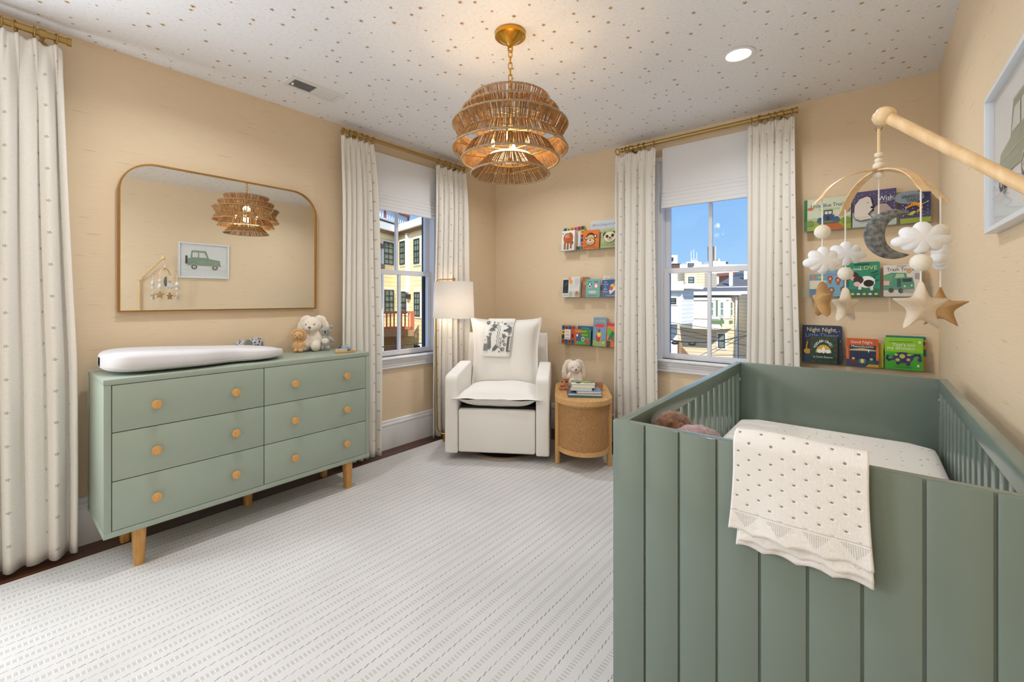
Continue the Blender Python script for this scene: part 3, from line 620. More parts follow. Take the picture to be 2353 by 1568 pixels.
def tier(zr, rr, zi, ri, n, seed):
    rnd = random.Random(seed); bm = bmesh.new()
    for i in range(n):
        if rnd.random() < 0.05: continue
        a = 2 * PI * (i + rnd.uniform(-0.3, 0.3)) / n; b = a + rnd.uniform(-0.012, 0.012); w = rnd.uniform(0.0018, 0.0029)
        m = ((rr + ri) / 2 + rnd.uniform(-0.0015, 0.0015)); q = (a + b) / 2 + rnd.uniform(-0.004, 0.004)
        tube(bm, [(rr * math.cos(a), rr * math.sin(a), zr), (m * math.cos(q), m * math.sin(q), (zr + zi) / 2), (ri * math.cos(b), ri * math.sin(b), zi)], w, 4, cap=False)
    t = obj('woven_tier', bm, M['rope'], pd, 60)
    bm = bmesh.new(); K = 160; tube(bm, [(rr * math.cos(2 * PI * i / K), rr * math.sin(2 * PI * i / K), zr) for i in range(K)], [0.0048 + 0.0011 * math.sin(i * 2.4) for i in range(K)], 6, closed=True); obj('rope_rim', bm, M['rope_grey'], t, 70)
    return t
tier(2.17, 0.187, 2.112, 0.160, 190, 1); tier(2.111, 0.232, 2.053, 0.205, 235, 2); tier(2.0515, 0.275, 1.995, 0.243, 285, 3)
tier(1.937, 0.275, 1.993, 0.243, 285, 4); tier(1.885, 0.234, 1.955, 0.190, 235, 5); tier(1.819, 0.188, 1.89, 0.120, 175, 6)
bm = bmesh.new(); lathe(bm, [(0, 1.909), (0.100, 1.909), (0.102, 1.906), (0.100, 1.902), (0, 1.900)], 40); obj('diffuser', bm, emit('diffuser_glow', (255, 226, 178), 1.6), pd)
bm = bmesh.new(); lathe(bm, [(0, 1.886), (0.008, 1.887), (0.010, 1.894), (0.006, 1.900), (0, 1.900)], 16); obj('finial', bm, M['brass2'], pd, 40)
bulb = emit('bulb_glow', (255, 206, 140), 14)
for a in range(4):
    x, y = 0.085 * math.cos(a * PI / 2 + 0.5), 0.085 * math.sin(a * PI / 2 + 0.5)
    bm = bmesh.new(); ball(bm, (x, y, 1.975), (0.010, 0.010, 0.019), 12); obj('bulb', bm, bulb, pd, 60)
    bm = bmesh.new(); tube(bm, [(0, 0, 2.03), (x, y, 2.03), (x, y, 1.995)], 0.006, 8); obj('bulb_arm', bm, M['brass_matt'], pd, 60)
for a in range(2):
    l = bpy.data.lights.new('pendant_glow', 'POINT'); l.energy = 3.0; l.shadow_soft_size = 0.03; l.color = (1, 0.78, 0.50); o = bpy.data.objects.new('pendant_glow', l); C.link(o); o.location = (PX, PY, 1.955 + 0.1 * a)

# ================================================================== RUG
bm = bmesh.new(); bx(bm, 0.175, W - 0.03, -4.6, -0.30, 0.0, 0.008, 0.002)
tag(obj('area_rug', bm, M['rug']), 'large ivory flatweave rug with dashed grey stripes covering the floor', 'rug')

# ================================================================== DRESSER (front faces +x)
ZR = 0.008
dr = thing('dresser', 'sage green six drawer dresser with round wooden knobs and tapered legs', 'dresser', (0.27, -2.43, 0))
def dbox(n, x0, x1, y0, y1, z0, z1, m, par, bev=0.0015): return box(n, x0 - 0.27, x1 - 0.27, y0 + 2.43, y1 + 2.43, z0, z1, m, par, bev)
XF, XB, YL, YR = 0.482, 0.052, -3.072, -1.790
dbox('top', XB, XF, YL, YR, 0.843, 0.8675, M['sage'], dr); dbox('bottom', XB, XF, YL, YR, 0.182, 0.207, M['sage'], dr)
dbox('side_panel', XB, XF - 0.0005, YL + 0.001, YL + 0.026, 0.2075, 0.8425, M['sage'], dr); dbox('side_panel', XB, XF - 0.0005, YR - 0.026, YR - 0.001, 0.2075, 0.8425, M['sage'], dr)
dbox('carcass', XB, XF - 0.025, YL + 0.03, YR - 0.03, 0.208, 0.842, M['gap'], dr, 0)
for (a, b) in ((YL + 0.0285, -2.4345), (-2.4305, YR - 0.0285)):
    for z0, z1 in ((0.6365, 0.8405), (0.4245, 0.6330), (0.2095, 0.4210)):
        d = dbox('drawer', XF - 0.022, XF - 0.001, a, b, z0, z1, M['sage'], dr, 0.0012)
        for q in (0.245, 0.775) if a < -2.5 else (0.255, 0.775):
            yk = a + (b - a) * q; bm = bmesh.new(); lathe(bm, [(0, 0.0), (0.009, 0.0), (0.008, 0.008), (0.012, 0.013), (0.0195, 0.017), (0.0205, 0.021), (0.018, 0.025), (0, 0.0262)], 28, mx=Matrix.Translation((XF - 0.001 - 0.27, yk + 2.43, (z0 + z1) / 2 - 0.004)) @ Matrix.Rotation(PI / 2, 4, 'Y')); obj('knob', bm, M['knob'], d, 50)
def tleg(x, y, z0, z1, r0, r1, m, par, dx=0, dy=0, n='leg', sq=0.8):
    bm = bmesh.new(); pts = lambda r: rounded(-r, r, -r * sq, r * sq, r * sq * 0.55, 4)
    a = [bm.verts.new((x + px, y + py, z1)) for px, py in pts(r1)]; b = [bm.verts.new((x + dx + px, y + dy + py, z0)) for px, py in pts(r0)]; k = len(a)
    for i in range(k): bm.faces.new((a[i], a[(i + 1) % k], b[(i + 1) % k], b[i]))
    bm.faces.new(a); bm.faces.new(b[::-1]); return obj(n, bm, m, par, 50)
for x, y in ((0.425, -2.945), (0.425, -1.915), (0.12, -2.945), (0.12, -1.915), (0.19, -2.41)):
    tleg(x - 0.27, y + 2.43, ZR if x > 0.18 else 0.0, 0.183, 0.022, 0.032, M['leg'], dr, 0.006 if x > 0.2 else 0)

# contoured changing pad
bm = bmesh.new()
def padw(t): return 0.192 - 0.010 * t - 0.046 * math.exp(-((t - 0.64) / 0.13) ** 2)
def padpt(t, a, sgn):
    e = (1 - abs(2 * t - 1) ** (7 - 4.2 * t)) ** (1 / 2.4); hw = padw(t) * e; tt = (0.060 - 0.030 * t) + 0.0
    s = math.sin(a); c = math.cos(a); cc = math.copysign(abs(c) ** 0.55, c); ss = math.copysign(abs(s) ** 0.75, s)
    rim = 0.014 * (abs(c) ** 1.2) if s > 0 else 0
    z = 0.8675 + (0.058 - 0.024 * t) + ss * (0.058 - 0.024 * t) * (0.35 + 0.65 * e) * (0.80 + 0.20 * abs(cc)) + rim * e * (1 - 0.3 * t)
    return Vector((0.262 + cc * hw, -3.058 + 0.80 * t, max(0.8676, z)))
nu, nv = 60, 40
grid(bm, nu, nv, lambda u, v: padpt(0.0005 + 0.999 * (0.5 - 0.5 * math.cos(PI * u)), 2 * PI * v, 1)); bmesh.ops.remove_doubles(bm, verts=bm.verts, dist=0.0005)
pdm = obj('changing_pad', bm, M['pad'], None, 180); tag(pdm, 'white contoured foam changing pad lying on the sage dresser', 'changing pad')
bm = bmesh.new(); tube(bm, [padpt(0.0005 + 0.999 * (0.5 - 0.5 * math.cos(PI * (k / 60))), -0.30, 1) + Vector((0.0006, 0, 0)) for k in range(2, 59)], 0.0012, 5); obj('seam', bm, M['pad'], pdm, 60)
bm = bmesh.new(); bx(bm, 0.225, 0.245, -3.0605, -3.057, 0.915, 0.930, 0.001); obj('tab', bm, M['plush_grey'], pdm)

# ------------------------------------------------------------------ mirror
mr = thing('wall_mirror', 'wide brass framed mirror with rounded top corners above the dresser', 'mirror', (0.004, -2.4385, 1.148)); mr.rotation_euler = (0, R(0.43), 0)
hw, hh = 0.5175, 0.795
def ring_prism(bm, o_, i_, x0, x1):
    n = len(o_); A = [[bm.verts.new((x, y, z)) for y, z in pts] for pts, x in ((o_, x0), (o_, x1), (i_, x1), (i_, x0))]
    for k in range(4):
        a, b = A[k], A[(k + 1) % 4]
        for i in range(n): bm.faces.new((a[i], a[(i + 1) % n], b[(i + 1) % n], b[i]))
def mout(e): return rounded(-hw + e, hw - e, e, hh - e, 0.16 - e, 14, (1, 1, 0, 0))
bm = bmesh.new(); ring_prism(bm, mout(0), mout(0.0075), 0.0, 0.028); obj('frame', bm, M['frame'], mr, 40)
bm = bmesh.new(); P = mout(0.007); a = [bm.verts.new((0.018, y, z)) for y, z in P]; b = [bm.verts.new((0.010, y, z)) for y, z in P]
bm.faces.new(a); bm.faces.new(b[::-1]); [bm.faces.new((a[i], a[(i + 1) % len(P)], b[(i + 1) % len(P)], b[i])) for i in range(len(P))]; obj('mirror_glass', bm, M['mirror'], mr)

# ================================================================== ARMCHAIR (local x = width, y = depth, z up)
CH = Matrix.Translation((0.893, -1.0, ZR)) @ Matrix.Rotation(R(32.7), 4, 'Z')
ch = thing('armchair', 'white upholstered swivel recliner armchair in the corner of the room', 'armchair'); ch.matrix_world = CH
def arm(s):
    prof = [(0.0, 0.055), (0.0, 0.60), (0.012, 0.625), (0.04, 0.638), (0.42, 0.672), (0.50, 0.678), (0.60, 0.60), (0.66, 0.40), (0.66, 0.055)]
    bm = bmesh.new(); x0, x1 = (-0.390, -0.292) if s < 0 else (0.292, 0.390)
    a = [bm.verts.new((x0, y, z)) for y, z in prof]; b = [bm.verts.new((x1, y, z)) for y, z in prof]; n = len(prof)
    for i in range(n): bm.faces.new((a[i], a[(i + 1) % n], b[(i + 1) % n], b[i]))
    bm.faces.new(a); bm.faces.new(b[::-1]); bmesh.ops.recalc_face_normals(bm, faces=bm.faces)
    bmesh.ops.bevel(bm, geom=bm.edges[:], offset=0.024, segments=4, affect='EDGES', profile=0.5, clamp_overlap=True); return obj('arm', bm, M['uph'], ch, 50)
arm(-1); arm(1)
def pillow(n, w, d, h, par, mx, flange=0.028, m=None, p=3.2, sag=0.0, nn=26):
    """soft cushion with a flat welt border; w x d in plane, h thick"""
    bm = bmesh.new()
    def f(u, v, s):
        x, y = 2 * u - 1, 2 * v - 1; X, Y = x * w / 2, y * d / 2; fx, fy = (w / 2 - flange) / (w / 2), (d / 2 - flange) / (d / 2)
        ax, ay = min(1, abs(x) / fx), min(1, abs(y) / fy); k = max(0, (1 - ax ** p)) ** 0.42 * max(0, (1 - ay ** p)) ** 0.42
        pull = 1 - 0.045 * (1 - abs(y) ** 2) * (abs(x) > 0.9) ; z = s * (0.0035 + k * h / 2)
        z += 0.006 * noise.noise(Vector((X * 7, Y * 7, s * 3 + w))) * (1 if k > 0 else 2.2)
        X *= 1 - 0.05 * (1 - y * y); Y *= 1 - 0.05 * (1 - x * x)
        return Vector((X, Y, z))
    grid(bm, nn, nn, lambda u, v: f(u, v, 1)); grid(bm, nn, nn, lambda u, v: f(u, v, -1))
    bmesh.ops.remove_doubles(bm, verts=bm.verts, dist=0.0001); 
    bd = [e for e in bm.edges if e.is_boundary]
    if bd: bmesh.ops.bridge_loops(bm, edges=bd)
    bmesh.ops.transform(bm, matrix=mx, verts=bm.verts); return obj(n, bm, m or M['uph'], par, 70)
def cpanel(n, x0, x1, y0, y1, z0, z1, bev, m=None): 
    bm = bmesh.new(); bx(bm, x0, x1, y0, y1, z0, z1, bev, seg=3); return obj(n, bm, m or M['uph'], ch, 50)
cpanel('footrest', -0.288, 0.288, 0.004, 0.07, 0.065, 0.385, 0.016)
cpanel('seat_base', -0.285, 0.285, 0.075, 0.66, 0.10, 0.40, 0.01, M['dark'])
pillow('seat_cushion', 0.66, 0.60, 0.155, ch, Matrix.Translation((0, 0.245, 0.462)) @ Matrix.Rotation(R(-2), 4, 'X'), 0.036)
# back frame and back cushion lean backwards
BK = Matrix.Translation((0, 0.60, 0.40)) @ Matrix.Rotation(R(-9), 4, 'X')
bm = bmesh.new(); a = [(-0.362, 0.02), (0.362, 0.02), (0.352, 0.515), (-0.352, 0.515)]
prism(bm, a, 0, 0.15, 0.02, Matrix.Identity(4)); bmesh.ops.transform(bm, matrix=BK @ Matrix(((1, 0, 0, 0), (0, 0, 1, 0.0), (0, 1, 0, 0), (0, 0, 0, 1))), verts=bm.verts); obj('back_frame', bm, M['uph'], ch, 50)
BC = Matrix.Translation((0, 0.535, 0.745)) @ Matrix.Rotation(R(90 - 9), 4, 'X')
def backc():
    bm = bmesh.new(); w, d, h, fl = 0.64, 0.585, 0.19, 0.034
    def f(u, v, s):
        x, y = 2 * u - 1, 2 * v - 1; X, Y = x * w / 2, y * d / 2; ax = min(1, abs(x) / ((w / 2 - fl) / (w / 2))); ay = min(1, abs(y) / ((d / 2 - fl) / (d / 2)))
        k = max(0, (1 - ax ** 3)) ** 0.45 * max(0, (1 - ay ** 3.4)) ** 0.4; z = s * (0.004 + k * h / 2) + 0.01 * noise.noise(Vector((X * 6, Y * 6, s)))
        X *= 0.90 + 0.10 * max(0, y) ** 2 * (1.0); X *= 1 - 0.04 * (1 - y * y)
        Y *= 1 + 0.055 * (abs(x) ** 4) * max(0, y); Y -= 0.012 * (1 - abs(x) ** 2) * max(0, y) ** 4
        if abs(x) > 0.9 and y > 0.8: z += 0.02 * math.sin(x * 9) * (y - 0.8) * 5
        return Vector((X, Y, z))
    grid(bm, 30, 30, lambda u, v: f(u, v, 1)); grid(bm, 30, 30, lambda u, v: f(u, v, -1)); bmesh.ops.remove_doubles(bm, verts=bm.verts, dist=0.0001)
    bd = [e for e in bm.edges if e.is_boundary]
    if bd: bmesh.ops.bridge_loops(bm, edges=bd)
    bmesh.ops.transform(bm, matrix=BC, verts=bm.verts); return obj('back_cushion', bm, M['uph'], ch, 70)
backc()
bm = bmesh.new(); lathe(bm, [(0.225, 0.0), (0.268, 0.0), (0.270, 0.010), (0.262, 0.016), (0.225, 0.016)], 56, 0.02, 0.29); obj('swivel_ring', bm, M['ringwood'], ch, 40)
bm = bmesh.new(); lathe(bm, [(0, 0.0), (0.226, 0.0), (0.226, 0.012), (0.06, 0.014), (0.06, 0.10), (0, 0.10)], 48, 0.02, 0.29); obj('swivel_base', bm, M['darkwood'], ch, 40)

# printed tea towel hanging over the top of the back cushion
TW, TL = 0.235, 0.62
def tow(u, v):                                       # u 0..TW across, v 0..TL along: front hem -> over the top -> behind
    x = u - TW / 2 - 0.035 - 0.032 * (1 - min(1, v / 0.32)) ; top = 0.30
    if v < top: yl = v - 0.025; zl = 0.108 - 0.02 * max(0, yl - 0.1) / 0.2
    if v < top:
        Y = -0.04 + v; k = max(0, 1 - (abs(Y / 0.2925) / 0.884) ** 3.4) ** 0.4; Z = 0.019 + 0.095 * k
        return BC @ Vector((x, Y, Z))
    a = min(1, (v - top) / 0.10); Z0 = 0.019 + 0.095 * max(0, 1 - (abs(0.26 / 0.2925) / 0.884) ** 3.4) ** 0.4
    if a < 1: th = a * PI; return BC @ Vector((x, 0.262 + 0.030 * math.sin(th), 0.004 + 0.020 * math.cos(th)))
    return BC @ Vector((x, 0.262 - (v - top - 0.10), -0.016 - 0.09 * min(1, (v - top - 0.1) / 0.1)))
bm = bmesh.new(); grid(bm, 8, 40, lambda a, b: tow(a * TW, b * TL * 0.78)); tw = obj('tea_towel', bm, mat('towel_linen', (240, 238, 232), 0.9, bs=0.3, bscale=400), None, 180)
tw.matrix_world = CH; tag(tw, 'white tea towel with grey seashell print draped over the armchair back', 'towel'); so = tw.modifiers.new('t', 'SOLIDIFY'); so.thickness = 0.002; so.offset = 1
G = (98, 104, 106); tsp = []
rr = random.Random(4)
for k, (x0, y0, y1) in enumerate(((0.45, 0.30, 0.98), (0.52, 0.16, 0.86), (0.60, 0.14, 0.50))):
    P = [(x0 + 0.022 * math.sin(i * 1.25) + 0.03 * (y1 - (y0 + (y1 - y0) * i / 26)), y0 + (y1 - y0) * i / 26) for i in range(27)]; tsp.append(('l', P, 0.016, G))
for i in range(-5, 6): tsp.append(('p', [(0.66, 0.70), (0.72 + 0.012 * i + 0.05, 0.70 + 0.0), (0.78 + 0.19 * math.cos(i * 0.25 + 0.3) * 0.9, 0.74 + 0.14 * math.sin(i * 0.25 + 0.3)), (0.78 + 0.19 * math.cos(i * 0.25 + 0.48) * 0.9, 0.74 + 0.14 * math.sin(i * 0.25 + 0.48))], G))
tsp.append(('e', 0.69, 0.71, 0.03, 0.03, G))
st = [(0.68 + (0.085 if i % 2 == 0 else 0.035) * math.cos(PI / 2 + i * PI / 5), 0.93 + (0.06 if i % 2 == 0 else 0.025) * math.sin(PI / 2 + i * PI / 5)) for i in range(10)]; tsp.append(('p', st, G))
for cx, cy, ln, an, nl in ((0.24, 0.10, 0.42, 1.75, 9), (0.34, 0.06, 0.22, 0.9, 5), (0.12, 0.72, 0.2, 0.2, 4), (0.18, 0.88, 0.2, -0.2, 4), (0.62, 0.62, 0.16, -0.8, 3)):
    ex, ey = cx + ln * math.cos(an), cy + ln * math.sin(an); tsp.append(('l', [(cx, cy), (ex, ey)], 0.012, G))
    for k in range(nl):
        q = (k + 1) / (nl + 0.5); px, py = cx + (ex - cx) * q, cy + (ey - cy) * q
        for s in (-1, 1): tsp.append(('e', px + 0.05 * math.cos(an + s * 0.8), py + 0.04 * math.sin(an + s * 0.8), 0.045, 0.013, G, an + s * 0.75))
for cx, cy, r in ((0.70, 0.38, 0.045), (0.62, 0.33, 0.03), (0.76, 0.28, 0.05), (0.70, 0.13, 0.07), (0.88, 0.60, 0.03), (0.92, 0.68, 0.05), (0.50, 0.22, 0.02), (0.60, 0.06, 0.03), (0.20, 0.60, 0.05), (0.08, 0.52, 0.02), (0.93, 0.80, 0.03), (0.40, 0.95, 0.02), (0.55, 0.97, 0.02), (0.28, 0.96, 0.03), (0.06, 0.95, 0.06), (0.05, 0.42, 0.02)):
    tsp.append(('e', cx, cy, r, r * 0.8, G)); tsp.append(('e', cx + r * 0.2, cy, r * 0.35, r * 0.3, (236, 234, 228)))
tsp += [('r', 0.84, 0.06, 0.98, 0.52, G), ('r', 0.925, 0.09, 0.965, 0.50, (226, 226, 222)), ('r', 0.02, 0.09, 0.18, 0.30, (130, 134, 134))]
for k in range(7): tsp.append(('l', [(0.72 + 0.04 * k, 1.0), (0.82 + 0.025 * k, 0.86 + 0.01 * k)], 0.007, (120, 124, 126)))
def tplace(u, v, l):
    p = tow(u, v + 0.028); q = tow(u + 0.004, v + 0.028); r2 = tow(u, v + 0.032); n = (q - p).cross(r2 - p).normalized(); return p + n * (0.0022 + l * 0.35)
printed('seashell_print', tsp, TW, 0.27, tw, tplace)

# ================================================================== SIDE TABLE (local: x width, y depth)
TBM = Matrix.Translation((1.405, -0.622, ZR)) @ Matrix.Rotation(R(32.7), 4, 'Z')
sdt = thing('side_table', 'oak side table with woven rattan drum and rounded top', 'side table'); sdt.matrix_world = TBM
def stad(w, l0, l1, n=20):
    r = w / 2; return [(r * math.cos(PI + PI * k / n), l0 + r * math.sin(PI + PI * k / n)) for k in range(n + 1)] + [(r * math.cos(PI * k / n), l1 + r * math.sin(PI * k / n)) for k in range(n + 1)]
SY1 = 0.375
bm = bmesh.new(); prism(bm, stad(0.412, 0.0, SY1), 0.470, 0.502, 0.004); obj('top', bm, M['oak'], sdt, 40)
bm = bmesh.new(); prism(bm, stad(0.372, 0.0, SY1), 0.115, 0.145, 0.003); obj('base_shelf', bm, M['oak'], sdt, 40)
bm = bmesh.new(); prism(bm, stad(0.366, 0.0, SY1), 0.455, 0.470, 0.0); obj('top_rail', bm, M['oak'], sdt, 40)
S = stad(0.356, 0.0, SY1, 24); per = [0]
for i in range(len(S)): per.append(per[-1] + math.hypot(S[(i + 1) % len(S)][0] - S[i][0], S[(i + 1) % len(S)][1] - S[i][1]))
bm = bmesh.new(); L = bm.loops.layers.uv.verify(); V0 = [bm.verts.new((x, y, 0.145)) for x, y in S]; V1 = [bm.verts.new((x, y, 0.456)) for x, y in S]
for i in range(len(S)):
    j = (i + 1) % len(S); fc = bm.faces.new((V0[i], V0[j], V1[j], V1[i]))
    for l, uv in zip(fc.loops, ((per[i], 0), (per[i + 1], 0), (per[i + 1], 0.311), (per[i], 0.311))): l[L].uv = uv
obj('rattan_wall', bm, M['rattan'], sdt, 60)
for x, y in ((-0.186, 0.0), (0.186, 0.0), (-0.186, SY1), (0.186, SY1)):
    bm = bmesh.new(); lathe(bm, [(0, 0), (0.0175, 0), (0.0195, 0.002), (0.0195, 0.470), (0, 0.470)], 20, x, y); obj('leg', bm, M['oak'], sdt, 40)

# ------------------------------------------------------------------ things on the side table
def local(name, label, cat, mx, group=None):
    t = thing(name, label, cat, group=group); t.matrix_world = mx; return t
TT = 0.502
def stack_book(z, h, w, d, x, y, rot, cov, label, thick=0.0025, spine=None):
    t = local('book', label, 'book', TBM @ Matrix.Translation((x, y, z)) @ Matrix.Rotation(R(rot), 4, 'Z'), 'books stacked on the side table')
    box('pages', -w / 2 + 0.003, w / 2 - 0.003, -d / 2 + 0.002, d / 2 - 0.003, thick, h - thick, M['paper'], t)
    m = mat('cover_' + str(round(z, 3)), cov, 0.35, var=0.08, vs=20)
    bm = bmesh.new(); bx(bm, -w / 2, w / 2, -d / 2, d / 2, 0, thick, 0.0005, seg=1); bx(bm, -w / 2, w / 2, -d / 2, d / 2, h - thick, h, 0.0005, seg=1)
    if spine == 'front': bx(bm, -w / 2, w / 2, -d / 2, -d / 2 + 0.002, 0, h)
    else: bx(bm, -w / 2, -w / 2 + 0.002, -d / 2, d / 2, 0, h)
    obj('cover', bm, m, t); return t
stack_book(TT, 0.012, 0.235, 0.21, 0.005, 0.03, 1.5, (84, 116, 112), 'teal green book at the bottom of the stack on the side table', spine='front')
stack_book(TT + 0.012, 0.016, 0.24, 0.20, 0.012, 0.035, -2, (72, 104, 150), 'blue picture book second from the bottom of the stack', spine='left')
stack_book(TT + 0.028, 0.017, 0.175, 0.17, 0.035, 0.02, 2, (110, 150, 190), 'cream paged book in the middle of the stack', 0.002)
stack_book(TT + 0.045, 0.016, 0.155, 0.16, -0.012, 0.03, -3, (220, 216, 206), 'thick cream paged book just under the top one', 0.0015)
tb = stack_book(TT + 0.061, 0.026, 0.17, 0.17, 0.0, 0.05, -1.5, (110, 140, 80), 'white paged book with green cover on top of the stack', 0.002)
printed('cover_print', [('l', [(0.15, 0.72), (0.85, 0.72)], 0.07, (236, 236, 228)), ('r', 0.0, 0.0, 1, 0.4, (226, 228, 222)), ('e', 0.3, 0.35, 0.12, 0.16, (60, 52, 60)), ('e', 0.65, 0.3, 0.12, 0.12, (226, 206, 60)), ('e', 0.85, 0.5, 0.09, 0.2, (150, 110, 160))], 0.17, 0.17, tb, lambda u, v, l: Vector((u - 0.085, v - 0.085, 0.026 + l)))
tr = local('toy_train', 'wooden toy train with two open wagons on the side table', 'toy train', TBM @ Matrix.Translation((0, 0.19, TT)))
def wheel(par, x, y, z, r, t=0.010):
    bm = bmesh.new(); lathe(bm, [(0, -t / 2), (r * 0.9, -t / 2), (r, -t / 2 + 0.0015), (r, t / 2 - 0.0015), (r * 0.9, t / 2), (r * 0.35, t / 2), (r * 0.3, t / 2 + 0.002), (0, t / 2 + 0.002)], 22, mx=Matrix.Translation((x, y, z)) @ Matrix.Rotation(PI / 2, 4, 'X')); return obj('wheel', bm, M['beech'], par, 40)
def tbx(n, *b, par=tr, bev=0.0025): bm = bmesh.new(); bx(bm, *b, bev, seg=2); return obj(n, bm, M['beech'], par, 50)
tbx('engine_chassis', -0.175, -0.095, -0.020, 0.020, 0.010, 0.022)
bm = bmesh.new(); lathe(bm, [(0, 0), (0.0135, 0), (0.0145, 0.002), (0.0145, 0.034), (0, 0.034)], 20, mx=Matrix.Translation((-0.168, 0, 0.037)) @ Matrix.Rotation(PI / 2, 4, 'Y')); obj('boiler', bm, M['beech'], tr, 40)
bm = bmesh.new(); lathe(bm, [(0, 0), (0.006, 0), (0.006, 0.012), (0.010, 0.014), (0.010, 0.024), (0, 0.024)], 16, -0.156, 0, mx=Matrix.Translation((0, 0, 0.048))); obj('funnel', bm, M['beech'], tr, 40)
cab = tbx('cab', -0.138, -0.102, -0.017, 0.017, 0.020, 0.084)
bm = bmesh.new(); bx(bm, -0.146, -0.094, -0.022, 0.022, 0.084, 0.092, 0.003); obj('cab_roof', bm, M['beech'], tr, 50)
bm = bmesh.new(); lathe(bm, [(0, 0), (0.0085, 0), (0, 0.0012)], 20, mx=Matrix.Translation((-0.119, -0.0172, 0.066)) @ Matrix.Rotation(PI / 2, 4, 'X')); obj('cab_window', bm, M['darkwood'], cab)
for x, r in ((-0.163, 0.010), (-0.143, 0.011), (-0.107, 0.014)):
    for s in (-1, 1): wheel(tr, x, s * 0.024, r + 0.0002, r)
for xw in (-0.03, 0.115):
    bm = bmesh.new(); x0, x1, y0, y1, z0, z1, t = xw - 0.042, xw + 0.042, -0.022, 0.022, 0.018, 0.060, 0.004
    for b in ((x0, x1, y0, y1, z0, z0 + t), (x0, x0 + t, y0, y1, z0, z1), (x1 - t, x1, y0, y1, z0, z1), (x0, x1, y0, y0 + t, z0, z1), (x0, x1, y1 - t, y1, z0, z1)): bx(bm, *b, 0.001, seg=1)
    wg = obj('wagon', bm, M['beech'], tr, 40)
    for x in (xw - 0.027, xw + 0.027):
        for s in (-1, 1): wheel(wg, x, s * 0.027, 0.0132, 0.013)
for a in (-0.093, 0.03): bm = bmesh.new(); tube(bm, [(a, 0, 0.02), (a + 0.035, 0, 0.02)], 0.003, 8); obj('coupling', bm, M['beech'], tr, 60)

# ================================================================== SOFT TOYS (local: faces -y, x to its left hand side in the picture)
def face_at(x, y, z, deg): return Matrix.Translation((x, y, z)) @ Matrix.Rotation(R(deg), 4, 'Z')
def dots(par, lst, m, name='eye'):
    for c, r in lst:
        bm = bmesh.new(); ball(bm, c, r, 12); obj(name, bm, m, par, 180)
FL = [M['dark'], mat('nose_grey', (120, 108, 104), 0.7), mat('ear_inner', (224, 200, 190), 0.9)]
def bunny(name, label, mx, s, m, feet=True):
    t = local(name, label, 'soft toy', mx @ Matrix.Scale(s, 4))
    body = [((0, 0.01, 0.065), (0.052, 0.045, 0.070)), ((0, 0, 0.155), (0.056, 0.052, 0.054)), ((0, -0.022, 0.140), (0.038, 0.036, 0.030)), ((-0.045, -0.01, 0.085), (0.018, 0.020, 0.045), (0, R(25), 0)), ((0.045, -0.01, 0.085), (0.018, 0.020, 0.045), (0, R(-25), 0)), ((0, 0.0, 0.11), (0.034, 0.030, 0.03))]
    if feet: body += [((-0.030, -0.055, 0.036), (0.026, 0.045, 0.034)), ((0.034, -0.050, 0.034), (0.026, 0.045, 0.034)), ((-0.028, -0.03, 0.03), (0.026, 0.05, 0.027)), ((0.03, -0.03, 0.03), (0.026, 0.05, 0.027))]
    body = [(c, r, *q) for c, r, *q in body]; mn = min(c[2] - r[2] for c, r, *q in body)
    blob('body', body, m, t, 0.0045, 5, 0.001)
    for sx in (-1, 1):
        pts = [(0.022 * sx, 0.014, 0.197), (0.050 * sx, 0.020, 0.192), (0.070 * sx, 0.020, 0.158), (0.079 * sx, 0.018, 0.115), (0.076 * sx, 0.016, 0.085)]
        blob('ear', [(p, (0.022, 0.011, 0.030) if i else (0.018, 0.012, 0.014), (0, R(-22 * sx if i > 1 else -60 * sx), 0)) for i, p in enumerate(pts)] + [(((a[0] + b[0]) / 2, (a[1] + b[1]) / 2, (a[2] + b[2]) / 2), (0.021, 0.011, 0.024), (0, R(-25 * sx), 0)) for a, b in zip(pts, pts[1:])], m, t, 0.004, 5)
    dots(t, [((-0.024, -0.046, 0.163), 0.0035), ((0.024, -0.046, 0.163), 0.0035)], FL[0]); dots(t, [((0, -0.060, 0.146), (0.0085, 0.005, 0.0065))], FL[1], 'nose')
    bm = bmesh.new(); tube(bm, [(0, -0.059, 0.140), (0, -0.0575, 0.131), (-0.005, -0.055, 0.127)], 0.0009, 5); obj('mouth', bm, FL[1], t)
    return t
bunny('toy_bunny', 'large ivory bunny plush sitting between the lion and koala on the dresser', face_at(0.105, -1.985, 0.8665, 48), 1.10, M['plush_white'])
bunny('toy_bunny', 'ivory bunny plush sitting behind the toy train on the side table', TBM @ Matrix.Translation((-0.055, 0.325, 0.502)) @ Matrix.Rotation(R(12), 4, 'Z'), 1.0, M['plush_white'])
t = local('toy_lion', 'tan lion plush with curly mane left of the large bunny on the dresser', 'soft toy', face_at(0.140, -2.090, 0.868, 50) @ Matrix.Scale(0.88, 4))
blob('body', [((0, 0, 0.045), (0.036, 0.030, 0.045)), ((0, 0, 0.085), (0.026, 0.022, 0.03)), ((-0.034, -0.004, 0.050), (0.012, 0.013, 0.033), (0, R(18), 0)), ((0.036, -0.004, 0.062), (0.012, 0.013, 0.033), (0, R(-35), 0)), ((-0.018, -0.016, 0.014), (0.015, 0.024, 0.014)), ((0.018, -0.016, 0.014), (0.015, 0.024, 0.014))], M['plush_lion'], t, 0.0038, 5)
blob('head', [((0, -0.012, 0.124), (0.037, 0.030, 0.035)), ((0, -0.036, 0.113), (0.014, 0.010, 0.010))], M['plush_lion'], t, 0.0035, 4)
